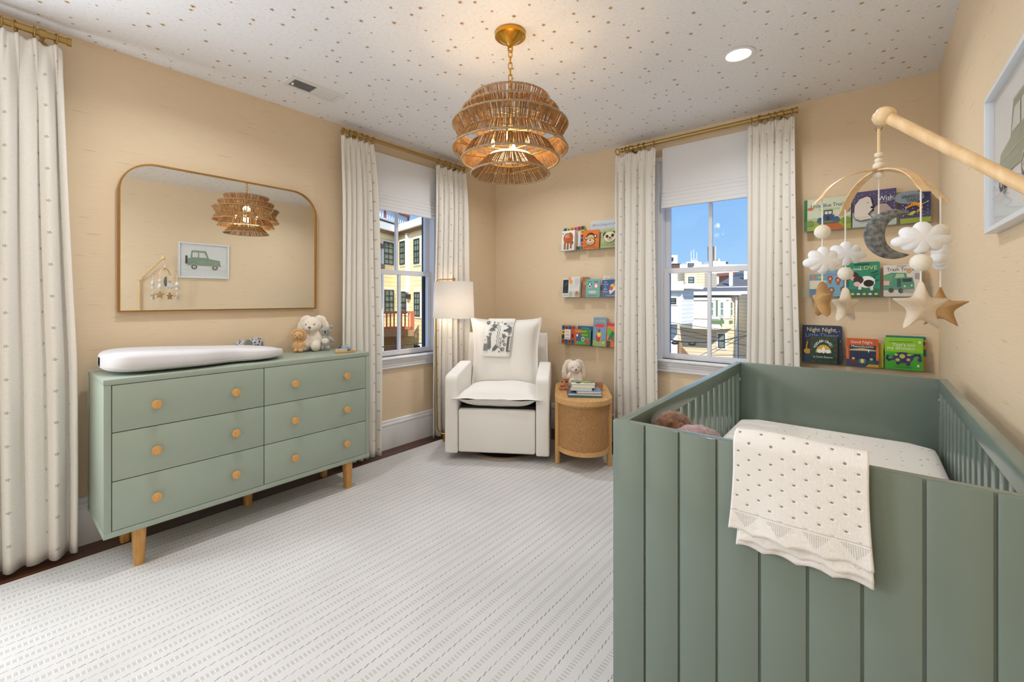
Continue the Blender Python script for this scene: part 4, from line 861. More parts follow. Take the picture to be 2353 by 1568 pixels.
rr = random.Random(2); blob('mane', [((0.043 * math.cos(a), 0.0 + rr.uniform(-0.003, 0.003), 0.124 + 0.041 * math.sin(a)), (0.012, 0.017, 0.012)) for a in [2 * PI * i / 16 for i in range(16)]], M['plush_mane'], t, 0.0035, 2, 0.003)
dots(t, [((-0.016, -0.0405, 0.128), 0.003), ((0.016, -0.0405, 0.128), 0.003)], FL[0]); dots(t, [((0, -0.0462, 0.117), (0.0048, 0.003, 0.0034))], FL[0], 'nose')
bm = bmesh.new(); tube(bm, [(-0.008, -0.0445, 0.109), (-0.003, -0.0462, 0.1065), (0, -0.0465, 0.109), (0.003, -0.0462, 0.1065), (0.008, -0.0445, 0.109)], 0.0008, 5); obj('mouth', bm, FL[0], t)
t = local('toy_koala', 'grey koala plush right of the large bunny on the dresser', 'soft toy', face_at(0.165, -1.925, 0.868, 58))
blob('body', [((0, 0, 0.052), (0.034, 0.028, 0.046)), ((0, 0, 0.128), (0.038, 0.033, 0.034)), ((0, -0.004, 0.09), (0.022, 0.02, 0.02)), ((-0.038, -0.004, 0.068), (0.012, 0.013, 0.030), (0, R(25), 0)), ((0.040, -0.004, 0.072), (0.012, 0.013, 0.030), (0, R(-40), 0)), ((-0.018, -0.008, 0.016), (0.015, 0.022, 0.017)), ((0.018, -0.008, 0.016), (0.015, 0.022, 0.017))], M['plush_grey'], t, 0.0038, 5, 0.0015)
for sx in (-1, 1): blob('ear', [((0.036 * sx, 0.004, 0.158), (0.015, 0.007, 0.014))], M['plush_grey'], t, 0.003, 2)
bm = bmesh.new(); ball(bm, (0, -0.0165, 0.062), (0.022, 0.0135, 0.024), 20); obj('belly', bm, M['plush_white'], t, 180)
dots(t, [((-0.018, -0.0285, 0.134), 0.0032), ((0.018, -0.0285, 0.134), 0.0032)], FL[0]); dots(t, [((0, -0.0345, 0.127), (0.0055, 0.004, 0.009))], FL[0], 'nose')

# patterned grey animal rattle behind the pad, brush and teething things
mpt, nt, p = newmat('speckled_animal'); v = coords(nt, 'Object'); vo = N(nt, 'TexVoronoi'); vo.inputs['Scale'].default_value = 75; lk(nt, v, vo.inputs[0])
lk(nt, mixc(nt, math_(nt, 'LESS_THAN', vo.outputs['Distance'], 0.33), lin((176, 176, 176)), lin((44, 48, 62))), p.inputs['Base Color']); p.inputs['Roughness'].default_value = 0.25
t = local('toy_animal', 'small glossy speckled grey animal figurine behind the changing pad', 'toy', face_at(0.10, -2.372, 0.868, 90) @ Matrix.Scale(1.2, 4))
blob('body', [((0.030, 0, 0.058), (0.042, 0.030, 0.036)), ((-0.034, 0, 0.060), (0.028, 0.026, 0.028)), ((-0.056, 0, 0.044), (0.010, 0.010, 0.022)), ((0.010, -0.015, 0.02), (0.012, 0.012, 0.022)), ((0.05, -0.012, 0.02), (0.012, 0.012, 0.022)), ((0.012, 0.015, 0.02), (0.012, 0.012, 0.022)), ((0.052, 0.012, 0.02), (0.012, 0.012, 0.022))], mpt, t, 0.0038, 5)
blob('ear', [((-0.012, -0.026, 0.064), (0.020, 0.006, 0.024))], mat('animal_ear', (122, 118, 106), 0.5), t, 0.003, 2)
bm = bmesh.new(); ball(bm, (-0.050, -0.018, 0.072), 0.003, 10); obj('eye', bm, M['dark'], t, 180)
BR = face_at(0.395, -1.935, 0.8675, 62)
t = local('hair_brush', 'wooden baby brush with cream bristles at the front corner of the dresser', 'brush', BR)
bm = bmesh.new(); prism(bm, [(-0.034 + 0.0, -0.017), (0.03, -0.017), (0.045, -0.009), (0.078, -0.007), (0.088, 0.0), (0.078, 0.007), (0.045, 0.009), (0.03, 0.017), (-0.034, 0.017), (-0.041, 0.0)], 0.0, 0.010, 0.003); obj('handle', bm, M['knob'], t, 50)
bm = bmesh.new(); rr = random.Random(1)
for i in range(16):
    for j in range(7): x, y = -0.034 + i * 0.0042, -0.013 + j * 0.0043; tube(bm, [(x, y, 0.010), (x + rr.uniform(-.001, .001), y + rr.uniform(-.001, .001), 0.026)], 0.0019, 5)
obj('bristles', bm, mat('bristle', (232, 216, 186), 0.9), t)['kind'] = 'stuff'
t = local('comb', 'pale wooden comb lying beyond the baby brush on the dresser', 'comb', face_at(0.335, -1.845, 0.8675, 70))
bm = bmesh.new(); bx(bm, -0.055, 0.055, 0.0, 0.012, 0, 0.004, 0.001, seg=1)
for k in range(24): bx(bm, -0.052 + k * 0.0044, -0.0498 + k * 0.0044, -0.014, 0.001, 0.0006, 0.0034)
obj('teeth', bm, M['knob'], t)
t = local('pacifier_ring', 'blue and wood teething ring beside the baby brush on the dresser', 'teether', face_at(0.330, -1.905, 0.8675, 60))
bm = bmesh.new(); tube(bm, [(0.024 * math.cos(2 * PI * k / 28), 0.018 * math.sin(2 * PI * k / 28), 0.0105 + 0.004 * math.sin(2 * PI * k / 28)) for k in range(28)], 0.0055, 10, closed=True); obj('wooden_ring', bm, M['beech'], t, 180)
blob('blue_bead', [((0.026, 0.016, 0.022), (0.026, 0.020, 0.021)), ((0.05, 0.02, 0.016), (0.014, 0.014, 0.015))], mat('teether_blue', (140, 164, 186), 0.5), t, 0.003, 4)
bm = bmesh.new(); tube(bm, [(-0.022, 0.006, 0.013), (-0.012, 0.015, 0.026), (0.006, 0.02, 0.032)], 0.003, 6); obj('cord', bm, mat('cord_dark', (70, 78, 90), 0.8), t, 60)

# ================================================================== FLOOR LAMP
LX, LY = 0.262, -0.835
lp = thing('floor_lamp', 'brass floor lamp with a white drum shade behind the armchair', 'floor lamp', (LX, LY, 0))
r_ = Vector((math.cos(YAW), math.sin(YAW), 0)); pv = -r_ * 0.148
bm = bmesh.new(); lathe(bm, [(0, ZR), (0.094, ZR), (0.096, ZR + 0.004), (0.096, ZR + 0.034), (0.092, ZR + 0.040), (0, ZR + 0.040)], 48); obj('base', bm, M['brass'], lp, 40)
bm = bmesh.new(); P = [Vector((0, 0, 0.045)), Vector((0, 0, 0.10)), pv * 0.10 + Vector((0, 0, 0.115))]
P = [Vector((0, 0, 0.046)), pv * 0.25 + Vector((0, 0, 0.050)), pv * 0.55 + Vector((0, 0, 0.055))]
for k in range(1, 10): a = k / 9 * PI / 2; P.append(pv * (0.55 + 0.40 * math.sin(a)) + Vector((0, 0, 0.055 + 0.075 * (1 - math.cos(a)))))
P += [pv * 0.97 + Vector((0, 0, 0.4)), pv * 1.03 + Vector((0, 0, 1.0)), pv * 1.06 + Vector((0, 0, 1.33))]
for k in range(1, 8): a = k / 7 * PI / 2; P.append(pv * (1.06 - 0.30 * (1 - math.cos(a))) + Vector((0, 0, 1.33 + 0.05 * math.sin(a))))
P.append(Vector((0, 0, 1.382))); tube(bm, P, 0.0065, 10); obj('pole', bm, M['brass'], lp, 60)
bm = bmesh.new(); tube(bm, [(0, 0, 1.395), (0, 0, 1.30)], 0.012, 16); tube(bm, [(0, 0, 1.30), (0, 0, 1.24)], 0.016, 16); obj('socket', bm, M['brass'], lp, 50)
bm = bmesh.new(); lathe(bm, [(0.166, 1.362), (0.1755, 1.052), (0.1745, 1.0515), (0.165, 1.3615), (0.166, 1.362)], 64); obj('lamp_shade', bm, M['lampshade'], lp, 40)
bm = bmesh.new()
for a in range(3): tube(bm, [(0.012, 0, 1.355), (0.166 * math.cos(a * 2.094), 0.166 * math.sin(a * 2.094), 1.356)], 0.002, 5)
obj('shade_spider', bm, M['brass'], lp)
bm = bmesh.new(); ball(bm, (0, 0, 1.205), (0.027, 0.027, 0.035), 14); obj('bulb', bm, emit('lamp_bulb', (255, 232, 200), 12), lp, 180)
l = bpy.data.lights.new('lamp_glow', 'POINT'); l.energy = 1.6; l.shadow_soft_size = 0.04; l.color = (1, 0.88, 0.74); o = bpy.data.objects.new('lamp_glow', l); C.link(o); o.location = (LX, LY, 1.16)

# ================================================================== CRIB
CX0, CX1, CY0, CY1, CZ = 2.457, 3.270, -2.283, -0.812, 0.879
cb = thing('crib', 'sage green crib with a panelled end and slatted sides', 'crib', ((CX0 + CX1) / 2, (CY0 + CY1) / 2, ZR))
ox, oy = -(CX0 + CX1) / 2, -(CY0 + CY1) / 2
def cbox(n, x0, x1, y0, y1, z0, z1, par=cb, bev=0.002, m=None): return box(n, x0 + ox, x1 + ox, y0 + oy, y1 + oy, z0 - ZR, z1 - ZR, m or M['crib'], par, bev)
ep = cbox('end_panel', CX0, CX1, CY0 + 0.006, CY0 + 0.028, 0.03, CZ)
xs = [CX0, 2.5485, 2.638, 2.7275, 2.818, 2.9085, 2.9995, 3.0905, 3.181, CX1]
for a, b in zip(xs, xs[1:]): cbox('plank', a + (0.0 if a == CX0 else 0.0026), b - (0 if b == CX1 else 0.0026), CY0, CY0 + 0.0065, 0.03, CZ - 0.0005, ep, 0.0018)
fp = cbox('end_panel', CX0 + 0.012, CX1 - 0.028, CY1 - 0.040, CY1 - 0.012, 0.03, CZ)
for x0, x1 in ((CX0 + 0.004, CX0 + 0.033), (CX1 - 0.030, CX1 - 0.001)):
    inner = x1 if x0 < 2.8 else x0
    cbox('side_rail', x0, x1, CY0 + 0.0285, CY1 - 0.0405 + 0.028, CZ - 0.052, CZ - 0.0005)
    xm0, xm1 = x0 + 0.008, x1 - 0.008
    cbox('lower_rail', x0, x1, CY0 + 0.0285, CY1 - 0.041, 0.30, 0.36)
    for y in (CY0 + 0.031, CY1 - 0.081): 
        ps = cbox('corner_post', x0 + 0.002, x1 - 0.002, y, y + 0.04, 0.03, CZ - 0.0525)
    for y in (CY0 + 0.051, CY1 - 0.061):
        bm = bmesh.new(); s = 1 if x0 < 2.8 else -1; lathe(bm, [(0, 0), (0.0075, 0), (0.008, 0.002), (0.0055, 0.0045), (0.003, 0.003), (0, 0.003)], 18, mx=Matrix.Translation((inner + ox - s * 0.002, y + oy, CZ - ZR - 0.085)) @ Matrix.Rotation(s * PI / 2, 4, 'Y')); obj('bolt', bm, mat('bolt_steel', (200, 200, 196), 0.3, 0.9), cb, 40)
    n = 15; ya, yb = CY0 + 0.0715, CY1 - 0.081
    for k in range(n):
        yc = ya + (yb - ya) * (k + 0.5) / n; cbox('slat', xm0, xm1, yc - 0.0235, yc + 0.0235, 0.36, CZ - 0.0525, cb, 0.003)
cbox('mattress_support', CX0 + 0.036, CX1 - 0.034, CY0 + 0.03, CY1 - 0.042, 0.44, 0.46, m=M['ext_dark'])
bm = bmesh.new(); x0, x1, y0, y1 = CX0 + 0.038, CX1 - 0.036, CY0 + 0.033, CY1 - 0.044
O = rounded(x0, x1, y0, y1, 0.07, 8); n = len(O); cxm, cym = (x0 + x1) / 2, (y0 + y1) / 2; levels = [(0.462, 0.012), (0.472, 0.001), (0.50, 0), (0.575, 0.0), (0.590, 0.008), (0.597, 0.026), (0.600, 0.06)]; rg = []
for z, ins in levels:
    rg.append([bm.verts.new((cxm + (x - cxm) * (1 - ins / 0.37), cym + (y - cym) * (1 - ins / 0.66), z + 0.0015 * math.sin(i * 0.9))) for i, (x, y) in enumerate(O)])
for A, B in zip(rg, rg[1:]):
    for i in range(n): bm.faces.new((A[i], A[(i + 1) % n], B[(i + 1) % n], B[i]))
for sc_ in (0.8, 0.6, 0.4, 0.2):
    B = [bm.verts.new((cxm + (v.co.x - cxm) * sc_ / 1.0, cym + (v.co.y - cym) * sc_, 0.601 + 0.0035 * noise.noise(Vector((v.co.x * 5 * sc_, v.co.y * 5 * sc_, 1))))) for v in rg[-1][:n]] if False else None
bm.faces.new(rg[-1]); bm.faces.new(rg[0][::-1])
tag(obj('crib_mattress', bm, M['sheet'], None, 50), 'crib mattress in a white sheet speckled with small dots', 'mattress')

# knitted blanket folded over the near end of the crib
t = thing('knit_blanket', 'white pointelle knit blanket with lace edge folded over the crib end', 'blanket')
BX0, BX1 = 2.768, 3.010
def blanket(name, drop, off, wav, seed, vo_=0.0, inx=0.0, back=0.12):
    Lf = drop; pathlen = Lf + 0.06 + back
    def f(u, v):                                         # v=0 at front hem
        x = BX0 + inx + (BX1 - BX0 - inx) * u; s = v * pathlen
        scal = 0.010 * abs(math.sin(u * PI * 3.8 + seed)) * max(0, 1 - s / 0.05)
        Lx = Lf * (1 + 0.02 * math.sin(u * 2 + seed)); w = (max(0, 1 - s / (Lf * 0.8))) ** 1.6
        if s < Lf:
            z = CZ + 0.004 - (Lf - s); y = CY0 - 0.0085 - off - wav * w * (0.7 + 0.5 * math.sin(u * 8 + seed) + 0.15 * math.sin(u * 17 + seed * 2))
            xx = x - 0.010 * w * (1 - u) + 0.008 * w * u
            if s < 0.05: z += 0.008 * abs(math.sin(u * PI * 3.9 + seed * 0.2)) * (1 - s / 0.05)
            z += -0.02 * u * w * 0.6 * 0
            return Vector((xx, y, z))
        a = (s - Lf) / 0.06
        r = 0.0225 + off
        if a < 1: th = PI * a; return Vector((x, CY0 + 0.014 - r * math.cos(th), CZ + 0.004 + (0.014 + off) * math.sin(th) + 0.003 * math.sin(u * 5)))
        return Vector((x, CY0 + 0.014 + r, CZ + 0.002 - (s - Lf - 0.06)))
    bm = bmesh.new(); grid(bm, 56, 60, f, lambda a, b: (a * (BX1 - BX0), b * pathlen - vo_)); o = obj(name, bm, M['knit'], t, 180); so = o.modifiers.new('t', 'SOLIDIFY'); so.thickness = 0.004; so.offset = 0; return o
blanket('under_layer', 0.2365, 0.0015, 0.004, 2.2, 0.0, 0.014); blanket('under_layer', 0.2215, 0.006, 0.006, 0.9, 0.0, 0.02); blanket('top_layer', 0.2000, 0.0115, 0.008, 4.0)

# brown plush toy sitting in the near corner of the crib
t = local('toy_bear', 'brown furry plush toy peeking over the near end of the crib', 'soft toy', face_at(2.564, -2.105, 0.602, 130) @ Matrix.Scale(1.04, 4))
blob('body', [((0, 0, 0.08), (0.065, 0.06, 0.085)), ((0, 0, 0.207), (0.072, 0.06, 0.064)), ((0, 0, 0.14), (0.05, 0.05, 0.05)), ((-0.05, 0, 0.10), (0.022, 0.022, 0.05)), ((0.05, 0, 0.10), (0.022, 0.022, 0.05)), ((-0.035, -0.06, 0.03), (0.026, 0.05, 0.03)), ((0.035, -0.06, 0.03), (0.026, 0.05, 0.03))], M['plush_brown'], t, 0.006, 4, 0.004)
blob('muzzle', [((-0.02, -0.05, 0.185), (0.03, 0.03, 0.024))], M['plush_lion'], t, 0.004, 3)
for sx in (-1, 1): blob('ear', [((0.058 * sx, 0.0, 0.235), (0.020, 0.012, 0.020))], M['plush_brown'], t, 0.004, 3)
t = local('toy_blanket', 'mauve and tan plush comforter beside the brown toy in the crib', 'soft toy', face_at(2.648, -2.16, 0.602, 10) @ Matrix.Scale(1.07, 4))
blob('body', [((0, 0.0, 0.09), (0.055, 0.04, 0.095)), ((0.0, 0, 0.215), (0.06, 0.038, 0.036)), ((0.065, 0, 0.13), (0.04, 0.03, 0.07)), ((0.06, 0, 0.05), (0.05, 0.04, 0.05)), ((-0.04, 0, 0.165), (0.05, 0.035, 0.04))], M['plush_mauve'], t, 0.006, 4, 0.004)

# ================================================================== MOBILE
mb = thing('crib_mobile', 'wooden crib mobile arm with hanging felt moon, clouds and stars', 'mobile', (3.2036, -2.262, 0.88))
mo = Vector((3.2036, -2.262, 0.88))
K = Vector((3.043, -2.128, 1.620)); J = Vector((3.2036, -2.262, 1.372))
K = Vector((3.0405, -2.138, 1.619)); J = Vector((3.234, -2.292, 1.386))
def rel(p): return Vector(p) - mo
bm = bmesh.new(); tube(bm, [rel(K), rel(J)], 0.0115, 16); obj('arm', bm, M['pine'], mb, 50)
d = (J - K).normalized(); q = d.to_track_quat('Z', 'Y').to_matrix().to_4x4()
bm = bmesh.new(); lathe(bm, [(0, -0.020), (0.012, -0.019), (0.0195, -0.012), (0.021, -0.003), (0.0185, 0.003), (0.019, 0.006), (0.017, 0.012), (0.0115, 0.016), (0, 0.016)], 28, mx=Matrix.Translation(rel(K - d * 0.006)) @ Matrix.Rotation(R(25), 4, 'Y')); obj('end_knob', bm, M['pine'], mb, 60)
bm = bmesh.new(); ball(bm, rel(J), 0.024, 20); obj('joint_knob', bm, M['pine'], mb, 180)
Jb = Vector((J.x, J.y, 0.60)); bm = bmesh.new(); tube(bm, [rel((J.x + 0.012, J.y - 0.010, 1.386)), rel((J.x + 0.012, J.y - 0.010, 0.62))], 0.013, 16); obj('post', bm, M['pine'], mb, 50)
bm = bmesh.new(); bx(bm, J.x - 0.006 - mo.x, J.x + 0.030 - mo.x, CY0 - 0.036 - mo.y, CY0 - 0.0005 - mo.y, 0.70 - mo.z, 0.78 - mo.z, 0.005); obj('clamp', bm, M['pine'], mb, 50)
Hc = Vector((3.0275, -2.122, 0))
def strand(n, P, r=0.0016, m=None): bm = bmesh.new(); tube(bm, [rel(p) for p in P], r, 6); return obj(n, bm, m or M['string'], mb, 60)
bm = bmesh.new(); tube(bm, [rel((Hc.x, Hc.y, 1.602)) + Vector((0.006 * math.cos(a), 0, 0.006 * math.sin(a))) for a in [R(x) for x in range(-200, 60, 20)]], 0.0012, 6); obj('hook', bm, mat('hook', (150, 130, 90), 0.3, 1), mb, 60)
strand('ribbon', [(Hc.x, Hc.y, 1.600), (Hc.x, Hc.y, 1.540)], 0.0032, M['pine'])
def bead(z, r, m='bead', h=None): bm = bmesh.new(); ball(bm, rel((Hc.x, Hc.y, z)), (r, r, h or r * 0.85), 18); obj('bead', bm, M[m], mb, 180)
bead(1.5415, 0.0085, h=0.0062); bead(1.529, 0.0080, h=0.0058); bead(1.517, 0.0112, 'felt_cream', 0.0088); bead(1.496, 0.0108, 'felt_cream', 0.0092)
ends = dict(A=(2.928, -2.186), B=(2.965, -2.029), D=(3.090, -2.215), E=(3.133, -2.055)); zc = 1.5075
def arcs(a, b, dz):
    bm = bmesh.new(); A, B = Vector((*ends[a], 0)), Vector((*ends[b], 0)); dv = (B - A); side = Vector((-dv.y, dv.x, 0)).normalized() * 0.0085; rows = []
    for k in range(41):
        tt = -1.12 + 2.24 * k / 40; p = Hc + Vector((dv.x, dv.y, 0)) * 0.5 * (math.sin(tt * 1.12) / math.sin(1.12) if abs(tt) <= 1 else tt) ; z = zc + dz - 0.062 * (1 - math.cos(tt * 1.15)) / (1 - math.cos(1.15))
        if k == 0 or k == 40: pass
        t_ = side * 1.0
        rows.append([bm.verts.new(rel((p.x, p.y, z)) + side * s + Vector((0, 0, u))) for s, u in ((-1, 0), (1, 0), (1, 0.003), (-1, 0.003))])
    for r0, r1 in zip(rows, rows[1:]):
        for i in range(4): bm.faces.new((r0[i], r0[(i + 1) % 4], r1[(i + 1) % 4], r1[i]))
    bm.faces.new(rows[0]); bm.faces.new(rows[-1][::-1]); obj('bent_hoop', bm, M['pine'], mb, 30)
arcs('A', 'E', 0.0); arcs('B', 'D', -0.0035)
def puff(n, outline, th, m, mx, rings=7, par=None):
    """stuffed felt shape from a star-shaped outline (x, z), thickness along y"""
    bm = bmesh.new(); k = len(outline); prev = None; S_ = {}
    for s in (1, -1):
        c = bm.verts.new((0, s * th / 2, 0)); prev = [c]
        for r in range(1, rings + 1):
            f = r / rings; y = s * th / 2 * math.sqrt(max(0, 1 - f ** 2.6))
            if r == rings: ring = S_.setdefault('rim', [bm.verts.new((x, 0, z)) for x, z in outline])
            else: ring = [bm.verts.new((x * f, y, z * f)) for x, z in outline]
            for i in range(k):
                j = (i + 1) % k
                if len(prev) == 1: bm.faces.new((prev[0], ring[i], ring[j]))
                else: bm.faces.new((prev[i], ring[i], ring[j], prev[j]))
            prev = ring
    bmesh.ops.transform(bm, matrix=mx, verts=bm.verts); return obj(n, bm, m, par or mb, 75)
def star_outline(R_, r_in=0.41, n=5, sub=6):
    C_ = [((R_ if i % 2 == 0 else R_ * r_in) * math.cos(PI / 2 + i * PI / n), (R_ if i % 2 == 0 else R_ * r_in) * math.sin(PI / 2 + i * PI / n)) for i in range(2 * n)]
    out = []
    for i in range(2 * n):                              # round every corner with a small quadratic curve
        p0, p1, p2 = Vector(C_[i - 1]), Vector(C_[i]), Vector(C_[(i + 1) % (2 * n)]); q = 0.12 if i % 2 == 0 else 0.30
        a, b = p1.lerp(p0, q), p1.lerp(p2, q)
        for s in range(sub + 1): u = s / sub; v = a * (1 - u) ** 2 + p1 * 2 * u * (1 - u) + b * u * u; out.append((v.x, v.y))
    return out
def cloud_outline(w, h):
    lobes = [(-0.37, -0.08, 0.12), (-0.22, 0.14, 0.14), (0.02, 0.24, 0.15), (0.24, 0.14, 0.13), (0.38, -0.06, 0.11), (0.22, -0.20, 0.12), (0.0, -0.26, 0.13), (-0.2, -0.18, 0.12), (0, 0, 0.24)]
    out = []
    for i in range(72):
        a = 2 * PI * i / 72; dx, dz = math.cos(a), math.sin(a); best = 0.12
        for cx, cz, r in lobes:
            b = dx * cx + dz * cz; D = b * b - (cx * cx + cz * cz - r * r)
            if D > 0: best = max(best, b + math.sqrt(D))
        out.append((dx * best * w / 0.96, dz * best * h / 0.74))
    return out
def hang(key, items, ztop):
    x, y = ends[key]; lst = sorted(items, key=lambda q: -q[1]); zl = lst[-1][1]; strand('string', [(x, y, ztop), (x, y, zl + 0.02)])
    for kind, z, size, rot, m in items:
        mx = Matrix.Translation(rel((x, y, z))) @ Matrix.Rotation(R(rot), 4, 'Z')
        if kind == 'ball': bm = bmesh.new(); ball(bm, rel((x, y, z)), size, 20); obj('felt_ball', bm, M[m], mb, 180)
        elif kind == 'cloud': puff('cloud', cloud_outline(*size), 0.030, M[m], mx)
        elif kind == 'star': puff('star', star_outline(size), 0.026, M[m], mx @ Matrix.Translation((0, 0, -size * 0.06)))
def zz_(key, v):                                        # height that the photograph gives for a pixel row on that string
    d_ = (Vector((*ends[key], 0)) - Vector((CAM.x, CAM.y, 0))); dep = -d_.x * math.sin(YAW) + d_.y * math.cos(YAW); return CAM.z - (v - 686.5) * dep / 996.75
hang('A', [('ball', zz_('A', 533), 0.0160, 0, 'felt_cream'), ('cloud', zz_('A', 598), (0.078, 0.060), 25, 'felt_white'), ('star', zz_('A', 688), 0.047, 112, 'felt_tan')], 1.4455)
hang('B', [('cloud', zz_('B', 583), (0.086, 0.058), 18, 'felt_white'), ('ball', zz_('B', 629), 0.0165, 0, 'felt_cream'), ('star', zz_('B', 700), 0.050, 58, 'felt_oat')], 1.442)
hang('D', [('cloud', zz_('D', 547), (0.094, 0.062), 15, 'felt_white'), ('ball', zz_('D', 603), 0.0175, 0, 'felt_cream'), ('star', zz_('D', 702), 0.0560, 32, 'felt_oat')], 1.442)
hang('E', [('ball', zz_('E', 532), 0.0165, 0, 'felt_cream'), ('cloud', zz_('E', 590), (0.078, 0.060), 75, 'felt_white'), ('star', zz_('E', 705), 0.050, -22, 'felt_tan')], 1.4455)
# crescent moon
bm = bmesh.new(); rings = []; mc = Vector((3.054, -2.107, 1.362)); NR = 40
for k in range(NR + 1):
    u = k / NR; a = R(58 + 240 * u); r = 0.0435 + 0.0; wv = 0.0185 * math.sin(PI * u) ** 0.75 + 0.0008; cxx, czz = math.cos(a), math.sin(a); rc = 0.049 - wv * 0.9 + 0.004
    ring = []
    for j in range(12): b = 2 * PI * j / 12; rad = rc + wv * math.cos(b); ring.append(bm.verts.new((rad * cxx, 0.0135 * math.sin(PI * u) ** 0.5 * math.sin(b), rad * czz)))
    rings.append(ring)
for A, B in zip(rings, rings[1:]):
    for j in range(12): bm.faces.new((A[j], A[(j + 1) % 12], B[(j + 1) % 12], B[j]))
bm.faces.new(rings[0]); bm.faces.new(rings[-1][::-1])
bmesh.ops.transform(bm, matrix=Matrix.Translation(rel(mc)) @ Matrix.Rotation(R(20), 4, 'Z') @ Matrix.Rotation(R(-2), 4, 'Y') @ Matrix.Scale(1.03, 4), verts=bm.verts); obj('moon', bm, M['felt_grey'], mb, 180)
strand('string', [(Hc.x, Hc.y, 1.50), (Hc.x, Hc.y, 1.408)])

# ================================================================== PICTURE ON THE RIGHT WALL (faces -x)
pc = thing('picture_frame', 'white framed print of a green off-road car on the right wall', 'picture', (W, -1.677, 1.628))
PW, PH = 0.52, 0.42
def fr(n, u0, u1, v0, v1, d0, d1, m): return box(n, -d1, -d0, u0, u1, v0, v1, m, pc, 0.0015)
bm = bmesh.new()
for b in ((-PW / 2, PW / 2, -PH / 2, -PH / 2 + 0.014), (-PW / 2, PW / 2, PH / 2 - 0.014, PH / 2), (-PW / 2, -PW / 2 + 0.014, -PH / 2 + 0.0141, PH / 2 - 0.0141), (PW / 2 - 0.014, PW / 2, -PH / 2 + 0.0141, PH / 2 - 0.0141)): bx(bm, -0.030, 0.0, *b, 0.001, seg=1)
obj('frame', bm, M['frame_white'], pc, 40)
fr('mat_board', -PW / 2 + 0.010, PW / 2 - 0.010, -PH / 2 + 0.010, PH / 2 - 0.010, 0.006, 0.010, M['mat_board'])
bm = bmesh.new(); bx(bm, -0.022, -0.020, -PW / 2 + 0.012, PW / 2 - 0.012, -PH / 2 + 0.012, PH / 2 - 0.012); obj('glazing', bm, M['picglass'], pc)
GR, GD = (138, 160, 140), (120, 140, 124); cw, chh = 0.37, 0.27
def wheelp(cx): return [('e', cx, 0.24, 0.092, 0.125, (232, 232, 228)), ('e', cx, 0.235, 0.082, 0.112, (88, 72, 62)), ('e', cx, 0.235, 0.048, 0.066, (226, 226, 222)), ('e', cx, 0.235, 0.02, 0.027, (150, 150, 146))] + [('e', cx + 0.033 * math.cos(a), 0.235 + 0.045 * math.sin(a), 0.006, 0.008, (110, 104, 98)) for a in [k * PI / 4 for k in range(8)]]
car = [('p', [(0.04, 0.30), (0.05, 0.62), (0.34, 0.64), (0.60, 0.63), (0.94, 0.55), (0.97, 0.30)], GR), ('p', [(0.12, 0.62), (0.14, 0.92), (0.18, 0.97), (0.52, 0.95), (0.56, 0.92), (0.63, 0.62)], GR), ('r', 0.15, 0.945, 0.55, 0.975, (170, 186, 168)),
       ('p', [(0.165, 0.66), (0.18, 0.88), (0.325, 0.88), (0.325, 0.66)], (222, 224, 220)), ('p', [(0.355, 0.66), (0.355, 0.88), (0.50, 0.87), (0.575, 0.66)], (222, 224, 220)), ('l', [(0.34, 0.93), (0.34, 0.32)], 0.006, GD), ('l', [(0.60, 0.62), (0.60, 0.32)], 0.006, GD), ('l', [(0.06, 0.50), (0.94, 0.46)], 0.006, (190, 202, 188)), ('l', [(0.38, 0.40), (0.56, 0.40)], 0.005, (200, 208, 196)),
       ('r', -0.02, 0.36, 0.04, 0.72, (96, 84, 74)), ('e', 0.95, 0.46, 0.015, 0.03, (222, 210, 180)), ('l', [(0.0, 0.30), (1.0, 0.30)], 0.02, (160, 164, 156))] + wheelp(0.22) + wheelp(0.80)
car += [('l', [(-0.1, 0.11), (1.1, 0.11)], 0.008, (196, 200, 200))]
printed('car_print', car, cw, chh, pc, lambda u, v, l: Vector((-0.0105 - l, (cw / 2 - u) * -1 if False else (u - cw / 2) , v - chh / 2 - 0.005)))

# ================================================================== BOOK LEDGES AND BOOKS ON THE END WALL
def ledge(x0, x1, z, label):
    t = thing('acrylic_ledge', label, 'shelf', ((x0 + x1) / 2, 0, z)); w = (x1 - x0) / 2
    bm = bmesh.new(); th = 0.003
    for b in ((-w, w, -0.004, -0.0005, 0, 0.105), (-w, w, -0.085, -0.004, 0, th), (-w, w, -0.088, -0.085, 0, 0.062)): bx(bm, *b)
    obj('clear_tray', bm, M['acrylic'], t)
    for x in (-w + 0.08, w - 0.08):
        bm = bmesh.new(); lathe(bm, [(0, 0), (0.006, 0), (0.005, 0.002), (0, 0.0025)], 14, mx=Matrix.Translation((x, -0.004, 0.085)) @ Matrix.Rotation(PI / 2, 4, 'X')); obj('screw', bm, M['vent'], t, 40)
ZL = (1.643, 1.226, 0.806)
ledge(0.842, 1.43, ZL[0], 'top clear acrylic book ledge beside the corner'); ledge(0.842, 1.43, ZL[1], 'middle clear acrylic book ledge beside the corner'); ledge(0.842, 1.43, ZL[2], 'bottom clear acrylic book ledge above the side table')
ledge(2.69, 3.295, ZL[0], 'top clear acrylic book ledge behind the mobile'); ledge(2.69, 3.295, ZL[1], 'middle clear acrylic book ledge behind the mobile'); ledge(2.69, 3.295, ZL[2], 'bottom clear acrylic book ledge above the crib end')
